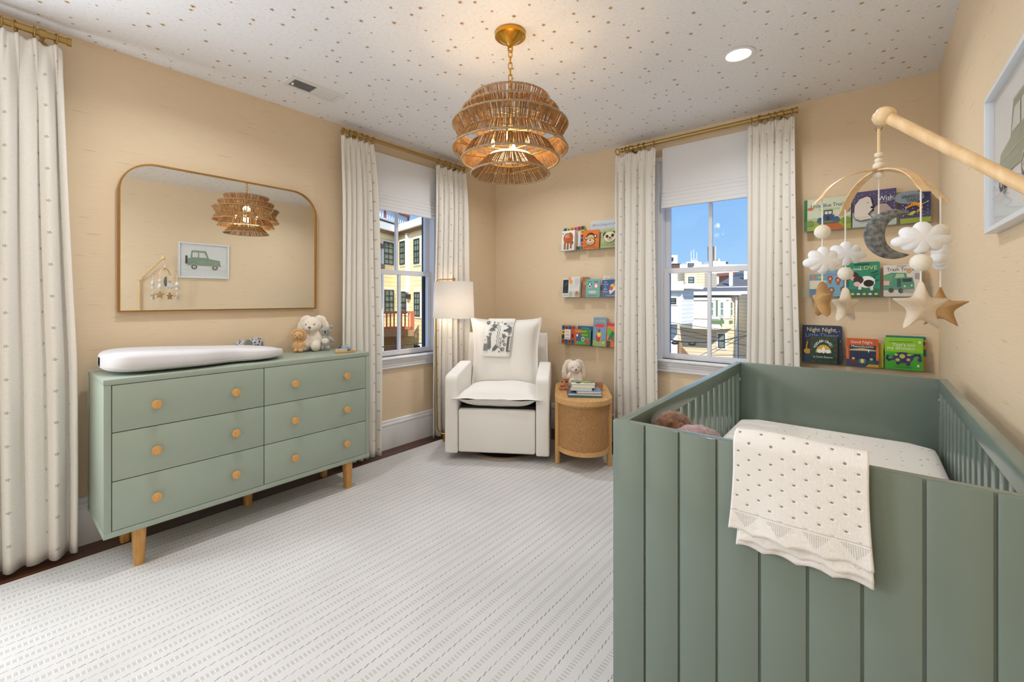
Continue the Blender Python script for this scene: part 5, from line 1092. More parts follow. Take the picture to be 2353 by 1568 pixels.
def book(label, box_, col, specs, th=0.014, y=-0.05, tilt=5, rnd_=0.008, spine=None, group=None, level=None):
    x0, x1, z0, z1 = box_; z0 = ZL[level] + 0.0035 if level is not None else z0; w, h = x1 - x0, z1 - z0
    t = thing('board_book', label, 'book', ((x0 + x1) / 2, y, z0), group=group); t.rotation_euler = (R(-tilt), 0, 0)
    tk = 'bk_%d_%d_%d' % col
    m = bpy.data.materials.get(tk) or mat(tk, col, 0.35)
    bm = bmesh.new(); RX = Matrix.Translation((0, 0, h / 2)) @ Matrix.Rotation(PI / 2, 4, 'X')
    o = rounded(-w / 2, w / 2, -h / 2, h / 2, rnd_, 4, (1, 0, 0, 1))
    prism(bm, o, th / 2 - 0.002, th / 2, 0, RX); prism(bm, o, -th / 2, -th / 2 + 0.002, 0, RX); bx(bm, -w / 2, -w / 2 + 0.002, -th / 2 + 0.002, th / 2 - 0.002, 0, h); obj('cover', bm, m, t)
    bm = bmesh.new(); e = 0.0015; prism(bm, rounded(-w / 2 + 0.0022, w / 2 - e, -h / 2 + e, h / 2 - e, rnd_, 4, (1, 0, 0, 1)), -th / 2 + 0.002, th / 2 - 0.002, 0, RX); obj('pages', bm, M['paper'], t)
    printed('cover_print', specs, w, h, t, lambda u, v, l: Vector((u - w / 2, -th / 2 - l, v)))
    return t
WHT, BLK, NAVY = (242, 240, 234), (30, 28, 28), (36, 54, 92)
def grid_border(n, m, cols):
    o = []
    for i in range(n):
        for j in range(m):
            if i in (0, n - 1) or j in (0, m - 1): c = cols[(i * 3 + j * 5) % len(cols)]; o += [('r', i / n, j / m, (i + 1) / n, (j + 1) / m, c), ('e', (i + .5) / n, (j + .5) / m, .3 / n, .22 / m, tuple(max(0, int(q * .45)) for q in c))]
    return o
GA, GB = 'picture books on the ledges beside the corner', 'picture books on the ledges behind the mobile'
AC = [(222, 206, 70), (110, 146, 166), (206, 90, 100), (240, 170, 60), (40, 130, 170), (90, 110, 60), (230, 130, 160)]
book('alphabet board book with a border of coloured animal squares, behind the white bear book', (0.854, 1.075, 1.66, 1.862), (236, 232, 220), grid_border(6, 6, AC), 0.010, -0.028, group=GA, level=0)
book('thick white board book with a brown bear on the cover', (0.866, 1.000, 1.654, 1.828), WHT, [('e', .42, .62, .30, .26, (196, 104, 44)), ('e', .64, .62, .24, .28, (188, 94, 40)), ('r', .18, .06, .34, .5, (172, 108, 76)), ('r', .42, .05, .56, .5, (164, 100, 70)), ('r', .66, .1, .8, .5, (180, 106, 60)), ('e', .78, .38, .14, .10, (176, 98, 52)), ('e', .86, .40, .04, .03, BLK), ('l', [(.28, .78), (.60, .78)], .02, WHT), ('l', [(.28, .72), (.52, .72)], .02, WHT), ('l', [(.28, .66), (.66, .66)], .02, WHT), ('e', .1, .86, .05, .03, (110, 120, 90))], 0.030, -0.062, group=GA, level=0)
book("wide pale picture book titled We're Going on a Bear Hunt", (1.127, 1.480, 1.643, 1.895), (222, 224, 222), [('p', [(0, 0), (0, .9), (.35, 1), (1, 1), (1, .6), (.6, .7), (.3, .4)], (206, 216, 226)), ('t', "We're Going on a Bear Hunt", .5, .84, .085, (120, 60, 96), .9), ('e', .42, .60, .07, .07, (240, 200, 130)), ('e', .44, .50, .06, .07, (226, 130, 130)), ('e', .62, .44, .10, .07, (44, 44, 40)), ('r', 0, 0, 1, .3, (200, 200, 150))], 0.008, -0.024, group=GA, level=0)
book('orange board book with a smiling monkey face', (1.080, 1.232, 1.646, 1.812), (238, 120, 26), [('l', [(.1 + .13 * (i % 7), .15 + .31 * (i // 7)), (.13 + .13 * (i % 7), .20 + .31 * (i // 7))], .012, (250, 206, 70)) for i in range(21)] + [('e', .22, .60, .10, .09, (70, 50, 36)), ('e', .80, .66, .10, .09, (70, 50, 36)), ('e', .22, .60, .06, .055, WHT), ('e', .80, .66, .06, .055, WHT), ('e', .5, .63, .27, .23, (64, 46, 34)), ('e', .5, .58, .235, .17, (222, 186, 120)), ('e', .5, .38, .29, .19, (60, 44, 34)), ('e', .5, .38, .265, .17, (232, 200, 176)), ('e', .42, .56, .018, .018, BLK), ('e', .60, .57, .018, .018, BLK), ('e', .5, .46, .05, .035, (50, 36, 30)), ('l', [(.32, .34), (.42, .29), (.56, .29), (.66, .35)], .014, BLK), ('t', 'If I were a monkey...', .5, .10, .07, (60, 36, 24), .8)], 0.014, -0.06, group=GA, level=0)
book('pale green board book with a panda face and bamboo leaves', (1.253, 1.421, 1.648, 1.810), (184, 196, 132), [('e', .08 + .15 * (i % 7), .2 + .3 * (i // 7) + .05 * (i % 2), .05, .012, (58, 72, 36), .8 + i) for i in range(21)] + [('e', .24, .68, .11, .12, BLK), ('e', .78, .72, .11, .12, BLK), ('e', .5, .55, .33, .30, BLK), ('e', .5, .55, .315, .285, (232, 220, 184)), ('e', .36, .58, .08, .09, BLK, .5), ('e', .66, .61, .08, .09, BLK, -.5), ('e', .52, .44, .15, .12, (214, 200, 168)), ('e', .52, .50, .06, .04, BLK), ('l', [(.44, .42), (.52, .40), (.60, .43)], .012, BLK), ('t', 'If I were a panda...', .5, .12, .075, BLK, .8)], 0.014, -0.06, group=GA, level=0)
book('navy night sky picture book partly behind the watercolour one', (0.849, 0.975, 1.235, 1.400), (232, 230, 222), [('r', .04, .22, 1, .94, (38, 46, 58)), ('l', [(.2, .6), (.3, .7), (.5, .78), (.8, .82)], .012, (200, 190, 140)), ('e', .85, .5, .12, .14, (222, 206, 170)), ('e', .8, .28, .2, .16, (206, 188, 150)), ('l', [(.1, .12), (.9, .12)], .02, (120, 150, 180))], 0.008, -0.035, group=GA, level=1)
book('thick pale watercolour board book with small animals', (0.932, 1.048, 1.235, 1.414), (226, 224, 220), [('e', .22, .74, .16, .10, (232, 150, 80)), ('e', .26, .74, .06, .05, (240, 208, 90)), ('r', 0, .84, .22, .99, (240, 160, 110)), ('e', .74, .76, .22, .16, (206, 204, 208)), ('l', [(.2, .58), (.8, .58)], .02, (190, 202, 210)), ('l', [(.15, .50), (.85, .50)], .02, (196, 206, 206)), ('e', .78, .16, .2, .14, (200, 156, 116)), ('e', .78, .20, .05, .04, (90, 70, 60)), ('e', .24, .16, .16, .12, (190, 204, 160))], 0.024, -0.060, group=GA, level=1)
book('brown edged book squeezed between the watercolour and teal books', (1.052, 1.118, 1.235, 1.408), (150, 104, 74), [('r', 0, 0, 1, 1, (160, 112, 84)), ('e', .5, .7, .3, .1, (206, 140, 80))], 0.010, -0.035, group=GA, level=1)
book('teal board book titled Moo Baa La La La', (1.110, 1.241, 1.235, 1.386), (112, 182, 172), [('t', 'MOO', .28, .85, .10, NAVY, .3), ('t', 'BAA', .74, .85, .10, NAVY, .3), ('e', .28, .64, .13, .12, WHT), ('e', .17, .70, .04, .05, BLK), ('e', .39, .70, .04, .05, BLK), ('e', .28, .60, .07, .05, BLK), ('r', .60, .52, .90, .78, (232, 130, 160)), ('e', .75, .62, .10, .10, WHT), ('e', .5, .28, .30, .08, (240, 214, 208)), ('t', 'LA LA LA', .5, .28, .07, (200, 90, 110), .4), ('t', 'by Sandra Boynton', .5, .08, .06, NAVY, .8)], 0.016, -0.06, group=GA, level=1)
book('white picture book titled Cuddle Book, behind the blue bedtime one', (1.253, 1.440, 1.231, 1.416), (226, 224, 214), [('t', 'Cuddle Book', .55, .83, .12, (70, 70, 60), .9), ('l', [(.35, .95), (.9, .95)], .015, (150, 150, 150))], 0.008, -0.03, group=GA, level=1)
book('blue board book titled The Going to Bed Book', (1.265, 1.436, 1.231, 1.376), (54, 84, 140), [('t', 'The', .18, .88, .09, (214, 226, 240)), ('t', 'Going', .2, .74, .09, (214, 226, 240)), ('t', 'To', .18, .60, .09, (214, 226, 240)), ('t', 'BED', .2, .46, .09, (214, 226, 240)), ('t', 'Book', .2, .32, .09, (214, 226, 240)), ('p', [(.38, .38), (.44, .16), (1, .7), (1, .9)], WHT), ('e', .56, .62, .12, .14, (236, 200, 80)), ('e', .5, .5, .1, .12, (216, 90, 90)), ('e', .74, .8, .12, .1, (130, 170, 110)), ('t', 'by Sandra Boynton', .5, .08, .06, WHT, .8)], 0.016, -0.06, group=GA, level=1)
FC = [(196, 90, 40), (80, 170, 50), (160, 30, 40), (60, 110, 160), (240, 190, 60), (40, 90, 70)]
book('colourful board book titled first 100 words', (0.854, 0.992, 0.819, 0.975), (70, 110, 150), grid_border(4, 4, FC) + [('r', .24, .25, .70, .78, WHT), ('t', 'first', .47, .67, .11, BLK, .36), ('t', '100', .47, .49, .14, (204, 40, 40), .4), ('t', 'words', .47, .34, .08, BLK, .36), ('r', .75, .25, 1, .75, (200, 80, 50)), ('e', .86, .45, .07, .12, (60, 30, 30))], 0.016, -0.05, group=GA, level=2)
book('dark blue board book behind the green and orange one', (1.009, 1.161, 0.822, 0.975), (34, 84, 128), [('e', .5, .88, .3, .06, (70, 130, 160)), ('e', .4, .8, .15, .04, (20, 40, 60))], 0.010, -0.035, group=GA, level=2)
book('green and orange board book titled Goodnight Moon', (0.996, 1.149, 0.817, 0.948), (54, 140, 60), [('r', 0, 0, .42, 1, (206, 96, 36)), ('r', .12, .24, .42, .72, (70, 92, 150)), ('e', .18, .60, .06, .08, WHT), ('r', .1, .05, .8, .22, (80, 180, 70)), ('t', 'GOODNIGHT', .42, .86, .12, (248, 220, 60), .78), ('t', 'MOON', .66, .64, .12, (240, 220, 50), .36), ('e', .57, .38, .11, .14, WHT), ('e', .57, .38, .08, .10, (110, 140, 130)), ('r', .72, .06, .98, .46, (150, 130, 120)), ('e', .84, .2, .12, .12, (206, 80, 50))], 0.018, -0.062, group=GA, level=2)
book('tall blue board book titled I Am a Bunny', (1.178, 1.302, 0.821, 1.055), (120, 154, 178), [('r', 0, 0, 1, .20, (164, 190, 110)), ('t', 'I am a Bunny', .5, .88, .055, (232, 216, 70), .75), ('e', .5, .72, .40, .06, (222, 60, 70)), ('e', .42, .30, .18, .14, (206, 60, 50)), ('e', .46, .42, .13, .10, (240, 206, 60)), ('e', .46, .54, .10, .07, (120, 92, 78)), ('l', [(.4, .58), (.2, .64)], .02, (150, 120, 100)), ('l', [(.62, .2), (.62, .5)], .02, (220, 206, 170)), ('e', .80, .13, .12, .03, (224, 216, 160))], 0.022, -0.058, group=GA, level=2)
book('green and orange picture book with red top band, ending the bottom ledge', (1.306, 1.425, 0.815, 1.010), (240, 130, 50), [('r', 0, .88, 1, 1, (214, 40, 70)), ('p', [(0, .5), (.1, .85), (.6, .6), (.5, .3)], (110, 180, 60)), ('p', [(.05, .28), (.4, .7), (.6, .6), (.5, .35)], (20, 120, 80)), ('e', .45, .34, .14, .07, (180, 60, 70)), ('r', .02, 0, .3, .26, (84, 56, 60)), ('r', .5, .2, 1, .5, (90, 150, 80))], 0.016, -0.055, group=GA, level=2)
# right hand ledges
book("wide board book with green spine titled Little Blue Truck's Springtime", (2.695, 2.932, 1.649, 1.850), (204, 212, 186), [('r', 0, 0, 1, .36, (150, 172, 50)), ('r', 0, .30, 1, .40, (180, 190, 150)), ('p', [(.24, 0), (.44, .20), (.74, .20), (.92, 0)], (196, 96, 36)), ('r', 0, 0, .07, 1, (20, 110, 40)), ('t', "Little Blue Truck's", .55, .78, .12, (20, 44, 84), .8), ('t', 'Springtime', .55, .64, .09, (170, 190, 80), .5), ('e', .14, .70, .07, .05, (190, 110, 70)), ('e', .92, .60, .07, .10, (140, 90, 100)),
     ('r', .43, .44, .62, .62, (44, 66, 104)), ('r', .455, .49, .52, .58, (222, 214, 180)), ('r', .535, .49, .60, .58, (222, 214, 180)), ('r', .40, .28, .66, .46, (50, 76, 120)), ('e', .36, .30, .07, .10, (56, 84, 128)), ('e', .70, .30, .07, .10, (56, 84, 128)), ('r', .49, .28, .56, .42, (26, 34, 48)), ('r', .34, .20, .72, .25, (90, 96, 100)), ('e', .14, .24, .09, .09, (110, 140, 50)), ('e', .9, .26, .1, .1, (120, 150, 50))], 0.012, -0.05, rnd_=0.004, group=GB, level=0)
book('purple and white board book titled Wish with a sleeping white bear shape', (2.940, 3.140, 1.652, 1.862), (196, 206, 204), [('r', 0, .42, 1, 1, (84, 76, 116))] + [('e', .05 + .09 * (i % 11), .48 + .12 * (i // 11) + .03 * (i % 3), .008, .008, WHT) for i in range(44)] + [('p', [(.02, .30), (.04, .62), (.16, .80), (.34, .86), (.44, .80), (.48, .58), (.52, .50), (.38, .34), (.5, .2), (.2, .16), (.06, .22)], (50, 46, 50)), ('p', [(.035, .31), (.055, .61), (.17, .78), (.34, .84), (.42, .79), (.465, .58), (.50, .51), (.36, .34), (.47, .21), (.2, .175), (.07, .23)], (218, 208, 198)), ('p', [(.50, .50), (.62, .60), (.78, .58), (.90, .42), (.9, .3), (.5, .3)], (176, 158, 148)), ('e', .36, .66, .012, .015, BLK), ('e', .47, .52, .05, .035, BLK), ('t', 'Wish', .76, .74, .14, WHT, .34), ('l', [(.62, .64), (.9, .66)], .012, (170, 164, 190))], 0.014, -0.052, group=GB, level=0)
book("navy board book titled Giraffes Can't Dance with a yellow giraffe shape", (3.155, 3.284, 1.658, 1.830), (52, 58, 104), [('r', 0, 0, 1, .16, (156, 174, 50)), ('e', .3, .82, .5, .2, (140, 152, 160))] + [('e', .1 + .16 * (i % 6), .24 + .11 * (i // 6) + .04 * (i % 2), .014, .014, (210, 216, 230)) for i in range(24)] + [('t', "GIRAFFES CAN'T", .48, .84, .10, (26, 34, 56), .86), ('t', 'DANCE', .48, .72, .11, (26, 34, 56), .5), ('p', [(.15, .50), (.45, .64), (.72, .60), (.74, .42), (.56, .30), (.52, .32), (.64, .44), (.58, .52), (.4, .52), (.2, .46)], (236, 160, 40)), ('e', .40, .30, .12, .05, (214, 200, 60), .4), ('l', [(.2, .46), (.12, .26)], .02, (214, 190, 80)), ('l', [(.74, .56), (.92, .64)], .018, (214, 200, 60))] + [('e', .25 + .08 * i, .53 + .03 * math.sin(i), .02, .02, (170, 80, 20)) for i in range(6)], 0.014, -0.052, group=GB, level=0)
book('small blue and cream board book, leftmost on the middle ledge behind the mobile', (2.723, 2.822, 1.238, 1.372), (110, 160, 190), [('r', 0, .3, 1, .72, (220, 216, 190)), ('r', 0, 0, 1, .34, (70, 116, 156)), ('e', .25, .86, .12, .08, (220, 120, 80)), ('e', .6, .86, .2, .05, (190, 200, 90))], 0.010, -0.04, group=GB, level=1)
book('blue board book titled Five Little Monkeys', (2.809, 2.925, 1.238, 1.397), (118, 166, 196), [('t', 'FIVE', .6, .92, .08, (130, 40, 40), .4), ('t', 'LITTLE MONKEYS', .5, .82, .08, (180, 40, 50), .92)] + sum([[('e', x, y, .12, .09, (120, 62, 34)), ('e', x, y - .01, .07, .055, (222, 160, 116)), ('e', x, y - .13, .07, .07, (176, 90, 50))] for x, y in ((.18, .68), (.52, .62), (.84, .66), (.24, .26), (.74, .28))], []), 0.014, -0.054, group=GB, level=1)
book('green board book titled A Little Love with two cows', (2.896, 3.067, 1.237, 1.438), (36, 140, 112), [('r', 0, 0, 1, .22, (20, 110, 84)), ('r', .3, .90, .72, .96, (20, 84, 66)), ('t', 'A', .18, .82, .10, (220, 214, 70)), ('t', 'little', .38, .80, .07, WHT), ('t', 'LOVE', .70, .83, .12, (226, 206, 120), .46), ('e', .64, .42, .24, .17, WHT), ('r', .42, .20, .50, .36, WHT), ('r', .74, .18, .82, .36, WHT), ('e', .70, .38, .14, .10, (24, 26, 30)), ('e', .32, .60, .11, .11, (50, 40, 40)), ('e', .28, .52, .08, .06, (230, 170, 170)), ('e', .42, .48, .14, .12, (56, 44, 44)), ('e', .38, .36, .09, .07, (236, 190, 180)), ('t', 'Happy', .86, .70, .06, BLK, .22, .5), ('t', 'baby', .88, .62, .06, BLK, .2, .5), ('e', .86, .54, .02, .018, BLK), ('t', 'love', .9, .46, .06, BLK, .2, .5)] + [('e', .1 + .16 * i, .07, .05, .03, ((230, 220, 90) if i % 2 else WHT)) for i in range(6)], 0.014, -0.054, group=GB, level=1)
book('white picture book titled Trash Truck with a green truck', (3.083, 3.248, 1.237, 1.413), (224, 216, 210), [('t', 'Trash Truck', .45, .86, .12, BLK, .72), ('l', [(.36, .96), (.6, .96)], .015, (60, 60, 60)), ('p', [(0, .2), (0, .68), (.22, .76), (.60, .74), (.62, .60), (.76, .60), (.80, .40), (.80, .22)], (84, 150, 126)), ('p', [(.0, .46), (.0, .66), (.1, .7), (.26, .72), (.22, .46)], (110, 160, 120)), ('r', 0, .36, .16, .50, (226, 180, 170)), ('p', [(.30, .58), (.34, .72), (.54, .72), (.56, .60)], (180, 200, 160)), ('r', .50, .46, .74, .56, (60, 70, 66)), ('r', .36, .30, .46, .56, (60, 96, 86)), ('e', .20, .20, .07, .08, (70, 70, 74)), ('e', .46, .18, .07, .08, (70, 70, 74)), ('p', [(.50, .20), (.52, .13), (.80, .13), (.82, .24)], (180, 176, 166)), ('e', .56, .32, .03, .03, (230, 220, 180)), ('e', .74, .34, .03, .03, (230, 220, 180)), ('e', .66, .78, .06, .05, (230, 170, 70)), ('r', .82, .55, 1, .72, (176, 160, 164))], 0.010, -0.052, rnd_=0.002, group=GB, level=1)
book('dark blue board book titled Night Night, Little Digger', (2.684, 2.889, 0.822, 1.048), (34, 50, 84), [('t', 'Night Night,', .5, .87, .115, (236, 226, 180), .76), ('t', 'Little Digger', .5, .72, .115, (110, 150, 206), .84), ('l', [(.15, .62), (.12, .46), (.10, .30)], .03, (226, 180, 60)), ('e', .15, .60, .05, .04, (110, 50, 30)), ('e', .14, .30, .10, .07, (232, 186, 70)), ('p', [(0, 0), (0, .2), (.3, .26), (.5, .1), (.5, 0)], (50, 74, 116)), ('e', .93, .86, .01, .01, WHT), ('e', .96, .6, .01, .01, WHT)], 0.016, -0.042, rnd_=0.012, group=GB, level=2)
book('small dark green board book titled Woodland Dance', (2.728, 2.868, 0.817, 0.980), (34, 66, 50), [('e', .1 + .27 * i, y, .06, .03, (110, 60, 44)) for i in range(4) for y in (.08, .92)] + [('e', .08, .3 + .2 * i, .05, .03, (110, 60, 44)) for i in range(3)] + [('e', .93, .3 + .2 * i, .05, .03, (110, 60, 44)) for i in range(3)] + [('t', c_, .5 + .36 * math.sin(R(a_)), .40 + .44 * math.cos(R(a_)), .09, WHT, .1, -R(a_) * .9) for c_, a_ in zip('WOODLAND', range(-62, 4, 8))] + [('t', c_, .5 + .36 * math.sin(R(a_)), .40 + .44 * math.cos(R(a_)), .09, WHT, .1, -R(a_) * .9) for c_, a_ in zip('DANCE!', range(16, 66, 8))] + [('p', [(.5 + .29 * math.cos(R(q)), .40 + .30 * math.sin(R(q))) for q in range(0, 181, 15)], (140, 180, 120)), ('p', [(.5 + .26 * math.cos(R(q)), .41 + .26 * math.sin(R(q))) for q in range(0, 181, 15)], (232, 168, 40)), ('e', .36, .46, .10, .07, WHT), ('e', .66, .46, .10, .07, WHT), ('e', .5, .50, .06, .12, WHT), ('t', 'by Sandra Boynton', .48, .24, .07, WHT, .7)], 0.020, -0.066, group=GB, level=2)
book('orange framed board book titled Good Night Massachusetts', (2.911, 3.061, 0.814, 0.977), (206, 92, 40), [('t', 'Good Night', .48, .86, .11, (240, 232, 216), .68), ('r', .10, .22, .92, .76, (38, 52, 84)), ('r', 0, 0, 1, .24, (54, 76, 112)), ('p', [(.1, .60), (.5, .66), (.92, .60), (.92, .57), (.1, .56)], (206, 190, 130)), ('t', 'Massachusetts', .5, .72, .08, WHT, .7), ('r', .68, .52, .71, .62, WHT), ('r', .40, .12, .60, .28, (120, 130, 110)), ('e', .5, .20, .05, .08, (240, 230, 130)), ('e', .22, .16, .08, .14, (120, 60, 40)), ('e', .22, .28, .05, .04, (226, 190, 160)), ('e', .78, .14, .10, .12, (30, 100, 84)), ('e', .78, .28, .05, .04, (226, 190, 160)), ('p', [(.6, 0), (.7, .1), (1, .1), (1, 0)], (222, 160, 70)), ('p', [(.0, .25), (.0, .7), (.06, .7), (.08, .25)], (226, 110, 60)), ('p', [(.93, .25), (.93, .7), (1, .7), (1, .25)], (226, 110, 60))], 0.014, -0.055, group=GB, level=2)
book('plain yellow board book sticking out behind the orange framed one', (2.975, 3.083, 0.818, 0.953), (206, 190, 60), [], 0.012, -0.036, group=GB, level=2)
book('teal and orange board book mostly hidden behind the dinosaur one', (3.094, 3.266, 0.818, 1.002), (20, 120, 126), [('r', .85, .62, 1, .9, (226, 150, 60)), ('e', .95, .8, .04, .06, (20, 110, 120)), ('r', .85, 0, 1, .42, (206, 150, 90))], 0.012, -0.036, group=GB, level=2)
book("bright green board book titled That's not my dinosaur with a purple dinosaur", (3.089, 3.252, 0.812, 0.993), (70, 176, 50), [('r', 0, .55, 1, 1, (140, 200, 40)), ('p', [(0, .42), (.2, .5), (.35, .46), (.2, .38)], (50, 150, 50)), ('t', "That's not", .5, .78, .105, WHT, .60), ('t', 'my dinosaur...', .48, .66, .105, WHT, .82), ('l', [(.12, .86), (.74, .88)], .014, (60, 90, 30)), ('r', .88, .84, .95, .91, (232, 226, 210)),
     ('e', .48, .38, .27, .17, (76, 40, 110)), ('l', [(.24, .34), (.10, .28), (.05, .34), (.08, .42)], .055, (76, 40, 110)), ('l', [(.70, .40), (.80, .48), (.90, .48), (.93, .40)], .06, (76, 40, 110)), ('e', .91, .33, .055, .06, (76, 40, 110)), ('r', .30, .16, .40, .30, (76, 40, 110)), ('r', .56, .14, .66, .30, (76, 40, 110)), ('e', .46, .42, .075, .07, (170, 200, 80)), ('e', .34, .30, .06, .05, (170, 200, 80)), ('e', .62, .32, .05, .045, (170, 200, 80)), ('e', .30, .46, .05, .035, (170, 200, 80)), ('e', .64, .47, .06, .03, (170, 200, 80)), ('e', .87, .15, .03, .04, WHT), ('l', [(.25, .09), (.72, .08)], .014, (30, 100, 30))], 0.016, -0.060, group=GB, level=2)

# ================================================================== OUTSIDE THE WINDOWS
struct(box('ground', -70, 60, -30, 160, GROUND - 0.2, GROUND, M['asphalt']))
Fw, Rt, FP = Vector((-math.sin(YAW), math.cos(YAW))), Vector((math.cos(YAW), math.sin(YAW))), 996.75
def gp(u, d): p = Vector((CAM.x, CAM.y)) + Fw * d + Rt * ((u - 1176.5) / FP * d); return p
class Facade:
    """a vertical wall plane through two ground points; parts are boxes standing proud of it by real amounts"""
    def __init__(s, u0, d0, u1, d1, e0=0, e1=0):
        s.a, s.b = gp(u0, d0), gp(u1, d1); s.t = (s.b - s.a).normalized(); s.a = s.a - s.t * e0; s.b = s.b + s.t * e1; s.n = Vector((s.t.y, -s.t.x))
        if (Vector((CAM.x, CAM.y)) - s.a).dot(s.n) < 0: s.n = -s.n
        s.L = (s.b - s.a).length
        s.m = Matrix(((s.t.x, s.n.x, 0, s.a.x), (s.t.y, s.n.y, 0, s.a.y), (0, 0, 1, 0), (0, 0, 0, 1)))
    def s_of(s, u):
        r = Fw + Rt * ((u - 1176.5) / FP); c = Vector((CAM.x, CAM.y)); M_ = Matrix(((r.x, -s.t.x), (r.y, -s.t.y))); k = M_.inverted() @ (s.a - c); return k.y, k.x
    def z_of(s, u, v): return CAM.z - (v - 686.48) * s.s_of(u)[1] / FP
    def bx(s, n, s0, s1, z0, z1, d0, d1, m, par, bev=0):
        bm = bmesh.new(); bx(bm, min(s0, s1), max(s0, s1), d0, d1, z0, z1, bev); bmesh.ops.transform(bm, matrix=s.m, verts=bm.verts); return obj(n, bm, m, par)
    def px(s, n, u0, u1, v0, v1, d0, d1, m, par):
        um = (u0 + u1) / 2; return s.bx(n, s.s_of(u0)[0], s.s_of(u1)[0], s.z_of(um, v1), s.z_of(um, v0), d0, d1, m, par)
    def win(s, u0, u1, v0, v1, par, sash='ext_dark', cols=2, rows=2, trim=0.07, fr='ext_trim'):
        um = (u0 + u1) / 2; a, b = s.s_of(u0)[0], s.s_of(u1)[0]; a, b = min(a, b), max(a, b); z0, z1 = s.z_of(um, v1), s.z_of(um, v0)
        f = s.bx('window', a - trim, b + trim, z0 - trim, z1 + trim, 0, 0.03, M[fr], par); s.bx('pane', a, b, z0, z1, 0.02, 0.035, M['ext_pane'], f)
        bm = bmesh.new(); w = 0.035
        for q in ((a, a + w, z0, z1), (b - w, b, z0, z1), (a, b, z0, z0 + w), (a, b, z1 - w, z1), (a, b, (z0 + z1) / 2 - w / 2, (z0 + z1) / 2 + w / 2)): bx(bm, q[0], q[1], 0.03, 0.055, q[2], q[3])
        for k in range(1, cols): x = a + (b - a) * k / cols; bx(bm, x - 0.01, x + 0.01, 0.034, 0.048, z0, z1)
        for k in range(1, rows * 2): z = z0 + (z1 - z0) * k / (rows * 2); bx(bm, a, b, 0.034, 0.048, z - 0.01, z + 0.01)
        bmesh.ops.transform(bm, matrix=s.m, verts=bm.verts); obj('sash', bm, M[sash], f)
def ZA(x, y): return 850 + x / 4.356, 470 + y / 4.356
def ZB(x, y): return 1500 + x / 6.03, 570 + y / 6.03
# --- left window: yellow house in an L, its roof deck and balcony, white clad house in front
yh = thing('yellow_house', 'pale yellow clapboard house seen through the left window', 'house', (*gp(912, 17), GROUND))
def rootless(o): return o
LWg = Facade(858, 14.6, 912, 16.0, 4, 0); RWg = Facade(912, 16.0, 975, 14.2, 0, 3)
for f_, u in ((LWg, 885), (RWg, 940)):
    zt = LWg.z_of(911.9, 538); Zi = yh.matrix_world
    f_.bx('wall', 0, f_.L, GROUND, zt, -0.3, 0, M['siding_yellow'], None)
def adopt(root, start):
    bpy.context.view_layer.update()
    for o in list(C)[start:]:
        if o.parent is None and o is not root and not o.get('label') and not o.get('kind'): o.parent = root; o.matrix_parent_inverse = root.matrix_world.inverted()
def begin(): return len(C)
for o in list(C):
    if o.parent is None and o.name.startswith('wall') and not o.get('kind') and not o.get('label'): o.parent = yh; bpy.context.view_layer.update(); o.matrix_parent_inverse = yh.matrix_world.inverted()
n0 = begin()
zt = LWg.z_of(911.9, 538)
for f_ in (LWg, RWg):
    f_.bx('frieze', 0, f_.L, zt - 0.10, zt, 0, 0.10, M['oldwood'], None); f_.bx('cornice', 0, f_.L + 0.0, zt, zt + 0.24, -0.3, 0.22, M['ext_trim'], None)
u0, v0 = ZA(128, 380); u1, v1 = ZA(226, 604); LWg.win(u0, u1, v0, v1, None)
u0, v0 = ZA(136, 855); u1, v1 = ZA(228, 1090); LWg.win(u0, u1, v0, v1, None)
u0, v0 = ZA(309, 370); u1, v1 = ZA(358, 602); RWg.win(u0, u1, v0, v1, None)
u0, v0 = ZA(450, 345); u1, v1 = ZA(504, 592); RWg.win(u0, u1, v0, v1, None)
u0, v0 = ZA(453, 878); u1, v1 = ZA(508, 1118); RWg.win(u0, u1, v0, v1, None)
u0, v0 = ZA(303, 872); u1, v1 = ZA(373, 1090); RWg.win(u0, u1, v0, v1, None, cols=4)
u0, v0 = ZA(455, 1410); u1, v1 = ZA(511, 1500); RWg.win(u0, u1, v0, v1, None)
u0, v0 = ZA(378, 290); u1, v1 = ZA(390, 880); RWg.px('downspout', u0, u1, v0, v1, 0.0, 0.09, M['ext_trim'], None)
u0, v0 = ZA(385, 898); u1, v1 = ZA(412, 945); RWg.px('wall_lantern', u0 + 2, u1, v0, v1, 0.02, 0.12, M['ext_dark'], None)
adopt(yh, n0)
# balcony
bl = thing('wooden_balcony', 'reddish wooden balcony on the yellow house seen through the left window', 'balcony', (*gp(905, 14), GROUND)); n0 = begin()
BF = Facade(876, 13.6, 947.5, 13.9, 0.4, 0.0)
def zpx(f, u, y): return f.z_of(ZA(u, y)[0], ZA(u, y)[1])
zt_, zb_ = zpx(BF, 280, 1070), zpx(BF, 280, 1250)
BF.bx('top_rail', 0, BF.L, zt_ - 0.07, zt_, -0.03, 0.06, M['deckwood'], None); BF.bx('bottom_rail', 0, BF.L, zb_, zb_ + 0.08, -0.02, 0.05, M['deckwood'], None); BF.bx('deck', -0.1, BF.L + 0.05, zb_ - 0.22, zb_ - 0.02, -1.9, 0.08, M['oldwood'], None)
nb = 12
for k in range(nb + 1):
    x = BF.L * k / nb; big = k in (3, 12); BF.bx('post' if big else 'baluster', x - (0.06 if big else 0.022), x + (0.06 if big else 0.022), zb_, zt_ - (0.0 if big else 0.06), -0.02, 0.05 if big else 0.02, M['deckwood'], None)
BF.bx('support_post', BF.L * 0.25 - 0.08, BF.L * 0.25 + 0.08, GROUND, zb_ - 0.2, -0.1, 0.06, M['oldwood'], None); BF.bx('support_post', BF.L - 0.35, BF.L - 0.25, GROUND, zb_ - 0.2, -0.1, 0.0, M['oldwood'], None)
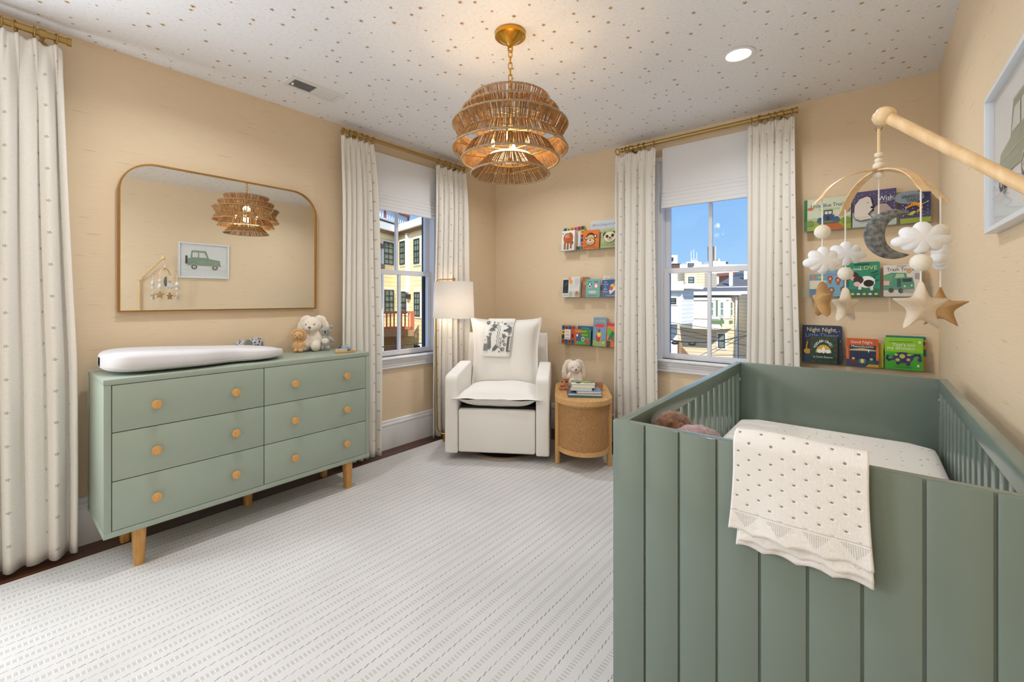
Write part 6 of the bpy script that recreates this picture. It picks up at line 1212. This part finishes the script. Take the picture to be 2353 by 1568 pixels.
BF.bx('shaded_wall', -0.4, BF.L - 0.4, GROUND, zb_ - 0.22, -1.7, -1.6, M['oldwood'], None)
adopt(bl, n0)
# roof deck railing above
rd = thing('roof_deck', 'roof deck with white balusters above the yellow house', 'roof deck', (*gp(895, 17), 3)); n0 = begin()
RF = Facade(846, 15.2, 938, 18.2, 2, 0); zr0 = RF.z_of(900, 512); zr1 = RF.z_of(900, 486)
RF.bx('deck_beam', 0, RF.L, RF.z_of(900, 523), zr0, -1.5, 0, M['oldwood'], None); RF.bx('top_rail', 0, RF.L, zr1, zr1 + 0.1, -0.05, 0.08, M['deckwood'], None); RF.bx('bottom_rail', 0, RF.L, zr0, zr0 + 0.08, -0.03, 0.05, M['ext_trim'], None)
for k in range(30): x = RF.L * k / 29; RF.bx('baluster', x - 0.035, x + 0.035, zr0, zr1, -0.02, 0.03, M['deckwood'] if k in (18, 29) else M['ext_trim'], None)
adopt(rd, n0)
wh = thing('white_house', 'white clapboard house corner at the left of the left window view', 'house', (*gp(868, 11), GROUND)); n0 = begin()
WF = Facade(850, 10.8, 880, 11.6, 4, 0); zt = WF.z_of(880, 572)
WF.bx('wall', 0, WF.L, GROUND, zt, -3, 0, M['siding_white'], None); WF.bx('corner_board', WF.L - 0.09, WF.L + 0.01, GROUND, zt, 0, 0.02, M['ext_trim'], None)
WF.bx('roof_edge', 0, WF.s_of(878)[0], zt, zt + 0.10, -0.5, 0.1, M['ext_dark'], None); zz = WF.z_of(865, 612); WF.bx('bracket', 0, WF.s_of(872)[0], zz - 0.06, zz + 0.06, 0, 0.15, M['oldwood'], None)
adopt(wh, n0)
# --- right window
h1 = thing('beige_house', 'beige clapboard house with a green trimmed bay window seen through the far window', 'house', (*gp(1660, 20), GROUND)); n0 = begin()
F1 = Facade(1590, 19.5, 1700, 18.5, 3, 0.4); zt = F1.z_of(*ZB(900, 655))
F1.bx('wall', 0, F1.L, GROUND, zt, -0.4, 0, M['siding_beige'], None); F1.bx('gutter', 0, F1.L, zt, zt + 0.16, -0.3, 0.35, M['ext_trim'], None); 
bm = bmesh.new(); vs = [bm.verts.new(F1.m @ Vector(q)) for q in ((0, 0.3, zt + 0.16), (F1.L, 0.3, zt + 0.16), (F1.L + 3, -3.6, zt + 0.42), (-0.0, -3.6, zt + 0.42), (0, 0.3, zt), (F1.L, 0.3, zt), (F1.L + 3, -3.6, zt + 0.3), (0, -3.6, zt + 0.3))]
for q in ((0, 1, 2, 3), (7, 6, 5, 4), (0, 4, 5, 1), (1, 5, 6, 2), (2, 6, 7, 3), (3, 7, 4, 0)): bm.faces.new([vs[i] for i in q])
obj('roof', bm, M['shingle'])
bl0, bl1, bl2 = F1.s_of(ZB(770, 0)[0])[0], F1.s_of(ZB(1020, 0)[0])[0], F1.s_of(ZB(1150, 0)[0])[0]; zb0, zb1 = F1.z_of(*ZB(900, 1110)), F1.z_of(*ZB(900, 690)); D = 1.0
def bay(n, z0, z1, m, e=0.0):
    bm = bmesh.new(); P = [(bl0 - 1.2, 0), (bl0 - 0.5, D + e), (bl1 - 0.15, D + e), (bl2 - 0.15 + e, 0)]; prism(bm, P, z0, z1); bmesh.ops.transform(bm, matrix=F1.m, verts=bm.verts); return obj(n, bm, m)
bay('bay_window', zb0, zb1, M['ext_cream']); bay('bay_sill', zb0 + (zb1 - zb0) * 0.33, zb0 + (zb1 - zb0) * 0.35, M['ext_trim'], 0.04); bay('bay_cornice', zb1 - 0.1, zb1, M['ext_trim'], 0.06)
def sub(p0, p1):
    f = Facade(1600, 10, 1610, 10); f.a = Vector((F1.m @ Vector((p0[0], p0[1], 0)))[:2]); f.b = Vector((F1.m @ Vector((p1[0], p1[1], 0)))[:2]); f.t = (f.b - f.a).normalized(); f.n = Vector((f.t.y, -f.t.x))
    if (Vector((CAM.x, CAM.y)) - f.a).dot(f.n) < 0: f.n = -f.n
    f.L = (f.b - f.a).length; f.m = Matrix(((f.t.x, f.n.x, 0, f.a.x), (f.t.y, f.n.y, 0, f.a.y), (0, 0, 1, 0), (0, 0, 0, 1))); return f
G1 = sub((bl0 - 0.5, D), (bl1 - 0.15, D)); G2 = sub((bl1 - 0.15, D), (bl2 - 0.15, 0))
for g, x0, x1 in ((G1, 792, 850), (G1, 928, 990), (G2, 1055, 1100)): u0, v0 = ZB(x0, 745); u1, v1 = ZB(x1, 948); g.win(u0, u1, v0, v1, None, 'ext_trim', 1, 1)
u0, v0 = ZB(874, 740); u1, v1 = ZB(898, 945); G1.px('green_panel', u0, u1, v0, v1, 0, 0.03, M['ext_green'], None)
u0, v0 = ZB(790, 1000); u1, v1 = ZB(990, 1050); G1.px('green_panel', u0, u1, v0, v1, 0, 0.03, M['ext_green'], None)
u0, v0 = ZB(1056, 1006); u1, v1 = ZB(1110, 1046); G2.px('green_panel', u0, u1, v0, v1, 0, 0.03, M['ext_green'], None)
u0, v0 = ZB(908, 1195); u1, v1 = ZB(1003, 1385); F1.win(u0, u1, v0, v1, None, 'ext_dark', 1, 1)
u0, v0 = ZB(1150, 680); u1, v1 = ZB(1180, 1900); F1.px('downspout', u0, u1, v0, v1, 0, 0.1, M['ext_trim'], None)
F2 = Facade(1697, 18.4, 1730, 17.2, 0, 2); F2.bx('wing_wall', 0, F2.L, GROUND, F2.z_of(*ZB(1200, 640)), -0.4, 0, M['siding_tan'], None)
adopt(h1, n0)
h2 = thing('white_house', 'white clad house with an overhanging upper floor at the left of the far window view', 'house', (*gp(1550, 15), GROUND)); n0 = begin()
F3 = Facade(1520, 14.6, 1563, 14.4, 2, 0); F3b = Facade(1563, 14.4, 1594, 15.4); zt = F3.z_of(*ZB(380, 590)); zo = F3.z_of(*ZB(380, 1060))
F3.bx('wall', 0, F3.L, zo, zt, -3, 0, M['siding_white'], None); F3b.bx('wall', 0, F3b.L, zo, zt, -2, 0, M['siding_white'], None)
F3.bx('roof_edge', 0, F3.L + 0.1, zt, zt + 0.30, -3, 0.25, M['ext_trim'], None); F3b.bx('roof_edge', 0, F3b.L + 0.1, zt + 0.06, zt + 0.20, -2, 0.3, M['ext_trim'], None)
F3.bx('lower_wall', 0, F3.s_of(1557)[0], GROUND, zo, -3.0, -0.7, M['siding_white'], None)
u0, v0 = ZB(213, 694); u1, v1 = ZB(325, 775); F3.win(u0, u1, v0, v1, None, 'ext_dark', 1, 1, 0.05)
F3.bx('corner_board', F3.L - 0.02, F3.L + 0.03, zo, zt, -0.02, 0.02, M['ext_trim'], None)
adopt(h2, n0)
h3 = thing('rooftop_room', 'beige clad box with a small square window on a roof through the far window', 'house', (*gp(1600, 24), 0)); n0 = begin()
F4 = Facade(1573, 24, 1619, 24.0); F5 = Facade(1619, 24, 1647, 25.5); z0, z1 = F4.z_of(1600, 672), F4.z_of(1600, 626)
F4.bx('wall', 0, F4.L, z0 - 0.6, z1, -3, 0, M['siding_beige'], None); F5.bx('wall', 0, F5.L, z0 - 0.6, z1, -3, 0, M['siding_tan'], None)
u0, v0 = ZB(488, 402); u1, v1 = ZB(570, 486); F4.win(u0, u1, v0, v1, None, 'ext_dark', 1, 1, 0.12, 'ext_cream'); F4.bx('base', -1, F4.L, GROUND, z0 - 0.6, -3, -0.5, M['siding_tan'], None)
adopt(h3, n0)
fe = thing('wood_fence', 'brown roof fence between white and beige boxes in the far window view', 'fence', (*gp(1565, 26), 0)); n0 = begin()
F6 = Facade(1555, 26, 1575, 26); z0, z1 = F6.z_of(1565, 662), F6.z_of(1565, 636)
for k in range(9): F6.bx('board', F6.L * k / 9, F6.L * (k + 1) / 9 - 0.02, z0 - 1, z1, -0.03, 0.0, M['oldwood'], None)
F6.bx('frame', 0, F6.L, GROUND, z0 - 0.8, -1, -0.1, M['siding_tan'], None); adopt(fe, n0)
h4 = thing('white_block', 'white clad block behind the overhanging white house', 'house', (*gp(1540, 25), 0)); n0 = begin()
F7 = Facade(1515, 25, 1557, 25, 2, 0); F7.bx('wall', 0, F7.L, GROUND, F7.z_of(1540, 586.5), -3, 0, M['siding_white'], None); F7.bx('dark_vent', F7.s_of(1542)[0], F7.s_of(1546)[0], F7.z_of(1543, 600), F7.z_of(1543, 592), 0, 0.1, M['ext_dark'], None); adopt(h4, n0)
ck = thing('roof_box', 'brown box chimney on the skyline at the left of the far window', 'chimney', (*gp(1550, 23), 0)); n0 = begin()
F8 = Facade(1538.5, 23, 1562, 23); F8.bx('body', 0, F8.L, F8.z_of(1550, 616), F8.z_of(1550, 607), -0.6, 0, mat('roof_brown', (96, 70, 60), 0.8), None); F8.bx('cap', -0.03, F8.L + 0.03, F8.z_of(1550, 607), F8.z_of(1550, 606), -0.63, 0.03, M['ext_dark'], None); adopt(ck, n0)
h5 = thing('grey_roof_house', 'house with a grey shingle roof, skylight and white vents in the far window view', 'house', (*gp(1690, 34), GROUND)); n0 = begin()
F9 = Facade(1640, 33, 1735, 31, 0, 2); ze = F9.z_of(1690, 658); zr = F9.z_of(1690, 635) + 1.2
bm = bmesh.new(); vs = [bm.verts.new(F9.m @ Vector(q)) for q in ((0, 0, ze), (F9.L, 0, ze), (F9.L, -8, zr), (0, -8, zr), (0, 0, ze - .2), (F9.L, 0, ze - .2), (F9.L, -8, zr - .2), (0, -8, zr - .2))]
for q in ((0, 1, 2, 3), (7, 6, 5, 4), (0, 4, 5, 1), (1, 5, 6, 2), (2, 6, 7, 3), (3, 7, 4, 0)): bm.faces.new([vs[i] for i in q])
obj('roof', bm, M['shingle'])
F9.bx('gutter', 0, F9.L, ze - 0.30, ze - 0.02, -0.1, 0.2, M['ext_trim'], None); F9.bx('wall', 0, F9.L, GROUND, ze - 0.3, -6, -0.1, M['siding_tan'], None)
sl = (zr - ze) / 8
def onroof(n, u, dep, w, l, hgt, m): s0 = F9.s_of(u)[0]; return F9.bx(n, s0 - w, s0 + w, ze + sl * dep - 0.1, ze + sl * dep + hgt, -dep - l, -dep, m, None)
onroof('skylight', 1665, 3.6, 0.45, 0.9, 0.25, mat('skylight_glass', (70, 90, 110), 0.2)); onroof('roof_vent', 1688.5, 2.4, 0.10, 0.2, 0.75, M['ext_trim']); onroof('roof_vent', 1712.5, 2.4, 0.10, 0.2, 0.75, M['ext_trim']); onroof('roof_vent', 1677.5, 0.1, 0.10, 0.2, 1.1, M['ext_trim']); onroof('solar_panel', 1722, 3.2, 1.2, 1.6, 0.4, mat('solar', (34, 38, 66), 0.2))
for u in (1667, 1728): u_, v_ = u, 664; F9.px('window', u - 7, u + 7, 661, 670, -0.1, 0.0, M['ext_trim'], None)
adopt(h5, n0)
bk = thing('brick_roofline', 'long reddish roof above the grey roof in the far window view', 'house', (*gp(1690, 60), GROUND)); n0 = begin()
FA = Facade(1652, 62, 1745, 55); FA.bx('wall', 0, FA.L, GROUND, FA.z_of(1700, 632), -4, 0, M['brick'], None); FA.bx('roof', -0.5, FA.L, FA.z_of(1700, 632), FA.z_of(1700, 625), -4, 0.5, M['brick'], None); adopt(bk, n0)
sk = thing('skyline_building', 'low white building on the horizon with aerials and two tall chimneys', 'building', (*gp(1640, 90), GROUND)); n0 = begin()
FB = Facade(1545, 90, 1745, 90)
def sky(n, u0, u1, v0, v1, m='ext_trim', d=-3): FB.bx(n, FB.s_of(u0)[0], FB.s_of(u1)[0], FB.z_of(1640, v1), FB.z_of(1640, v0), d, 0, M[m], None)
sky('block', 1560, 1745, 608, 640 + 80); sky('block', 1577, 1612, 602, 608); sky('block', 1630, 1668, 601, 608); sky('block', 1590, 1604, 599, 602); sky('penthouse', 1640, 1656, 600, 601); sky('plant_room', 1580, 1593, 605, 612, 'shingle', 0.5); sky('chimney', 1630.5, 1633.5, 566, 601, 'siding_tan', -1); sky('chimney', 1641.8, 1645.2, 566, 601, 'siding_tan', -1); sky('roof_plant', 1650, 1654, 595, 601, 'vent', -1); sky('roof_plant', 1667, 1673, 602, 606, 'ext_dark', -1)
bm = bmesh.new()
for u, v in ((1588, 577), (1594, 574), (1601, 580), (1590, 595), (1597, 594)): p = gp(u, 90); tube(bm, [(p.x, p.y, FB.z_of(1640, 602)), (p.x, p.y, FB.z_of(1640, v))], 0.05, 5)
obj('aerial', bm, M['ext_trim']); adopt(sk, n0)
st = thing('outdoor_stair', 'weathered wooden stair railing at the foot of the beige house', 'railing', (*gp(1570, 15), GROUND)); n0 = begin()
FS = Facade(1558.5, 14.2, 1586, 14.2); z1 = FS.z_of(1560, 790); z0 = FS.z_of(1586, 822)
FS.bx('newel_post', 0, 0.09, GROUND, z1 + 0.1, -0.05, 0.05, M['oldwood'], None)
for k in range(1, 12): x = FS.L * k / 12; FS.bx('baluster', x - 0.012, x + 0.012, z0 - 0.6, z1 - (z1 - z0) * k / 12, -0.02, 0.02, M['oldwood'], None)
bm = bmesh.new(); a, b = FS.m @ Vector((0, 0, z1)), FS.m @ Vector((FS.L, 0, z0)); tube(bm, [a, b], 0.04, 6); tube(bm, [a - Vector((0, 0, .55)), b - Vector((0, 0, .55))], 0.03, 6); obj('handrail', bm, M['oldwood']); adopt(st, n0)
# overhead wires in the street
def wire(name, label, pts, d, r=0.012):
    P = []
    for i in range(len(pts) - 1):
        for k in range(6): t_ = k / 6; u = pts[i][0] * (1 - t_) + pts[i + 1][0] * t_; v = pts[i][1] * (1 - t_) + pts[i + 1][1] * t_; p = gp(u, d); P.append((p.x, p.y, CAM.z - (v - 686.48) * d / FP))
    p = gp(pts[-1][0], d); P.append((p.x, p.y, CAM.z - (pts[-1][1] - 686.48) * d / FP)); bm = bmesh.new(); tube(bm, P, r, 5); return tag(obj(name, bm, M['ext_dark'], None, 60), label, 'cable')
def zb(*l): return [ZB(*q) for q in l]
cbl = wire('overhead_cable', 'thick sagging overhead cable with two black splice boxes in the far window view', zb((-300, 1160), (170, 1260), (420, 1305), (700, 1308), (1000, 1275), (1340, 1205), (1700, 1110)), 8.0, 0.011)
for x, y in ((310, 1315), (548, 1330)): u, v = ZB(x, y); p = gp(u, 8.0); bm = bmesh.new(); ball(bm, (p.x, p.y, CAM.z - (v - 686.48) * 8 / FP), (0.075, 0.04, 0.035), 12, rot=(0, 0, YAW)); obj('splice_box', bm, M['ext_dark'], cbl, 180)
for lst, d, lab in (([(-200, 1040), (180, 1090), (600, 1180), (900, 1250)], 8.4, 'thin cable crossing the lower left pane of the far window'), ([(170, 1170), (700, 1260), (1340, 1355)], 8.8, 'thin cable running down to the right across the far window'), ([(700, 1530), (1000, 1360), (1340, 1200)], 9.2, 'thin diagonal cable rising to the right in the far window'), ([(640, 1500), (900, 1375), (1340, 1130)], 9.0, 'upper thin diagonal cable rising to the right in the far window'), ([(170, 1020), (700, 1100), (1340, 1170)], 9.6, 'highest thin cable across the lower panes of the far window'), ([(770, 1485), (1340, 1490)], 9.4, 'lowest thin cable across the lower right pane of the far window')):
    wire('overhead_cable', lab, zb(*lst), d, 0.006)
wire('overhead_cable', 'thin black cable crossing the bottom of the left window', [ZA(-100, 1450), ZA(60, 1432), ZA(300, 1410), ZA(560, 1385), ZA(800, 1350)], 8.0, 0.009)
wire('overhead_cable', 'short dark cable just under the black one at the bottom of the left window', [ZA(-200, 1440), ZA(50, 1445), ZA(130, 1430)], 8.2, 0.012)
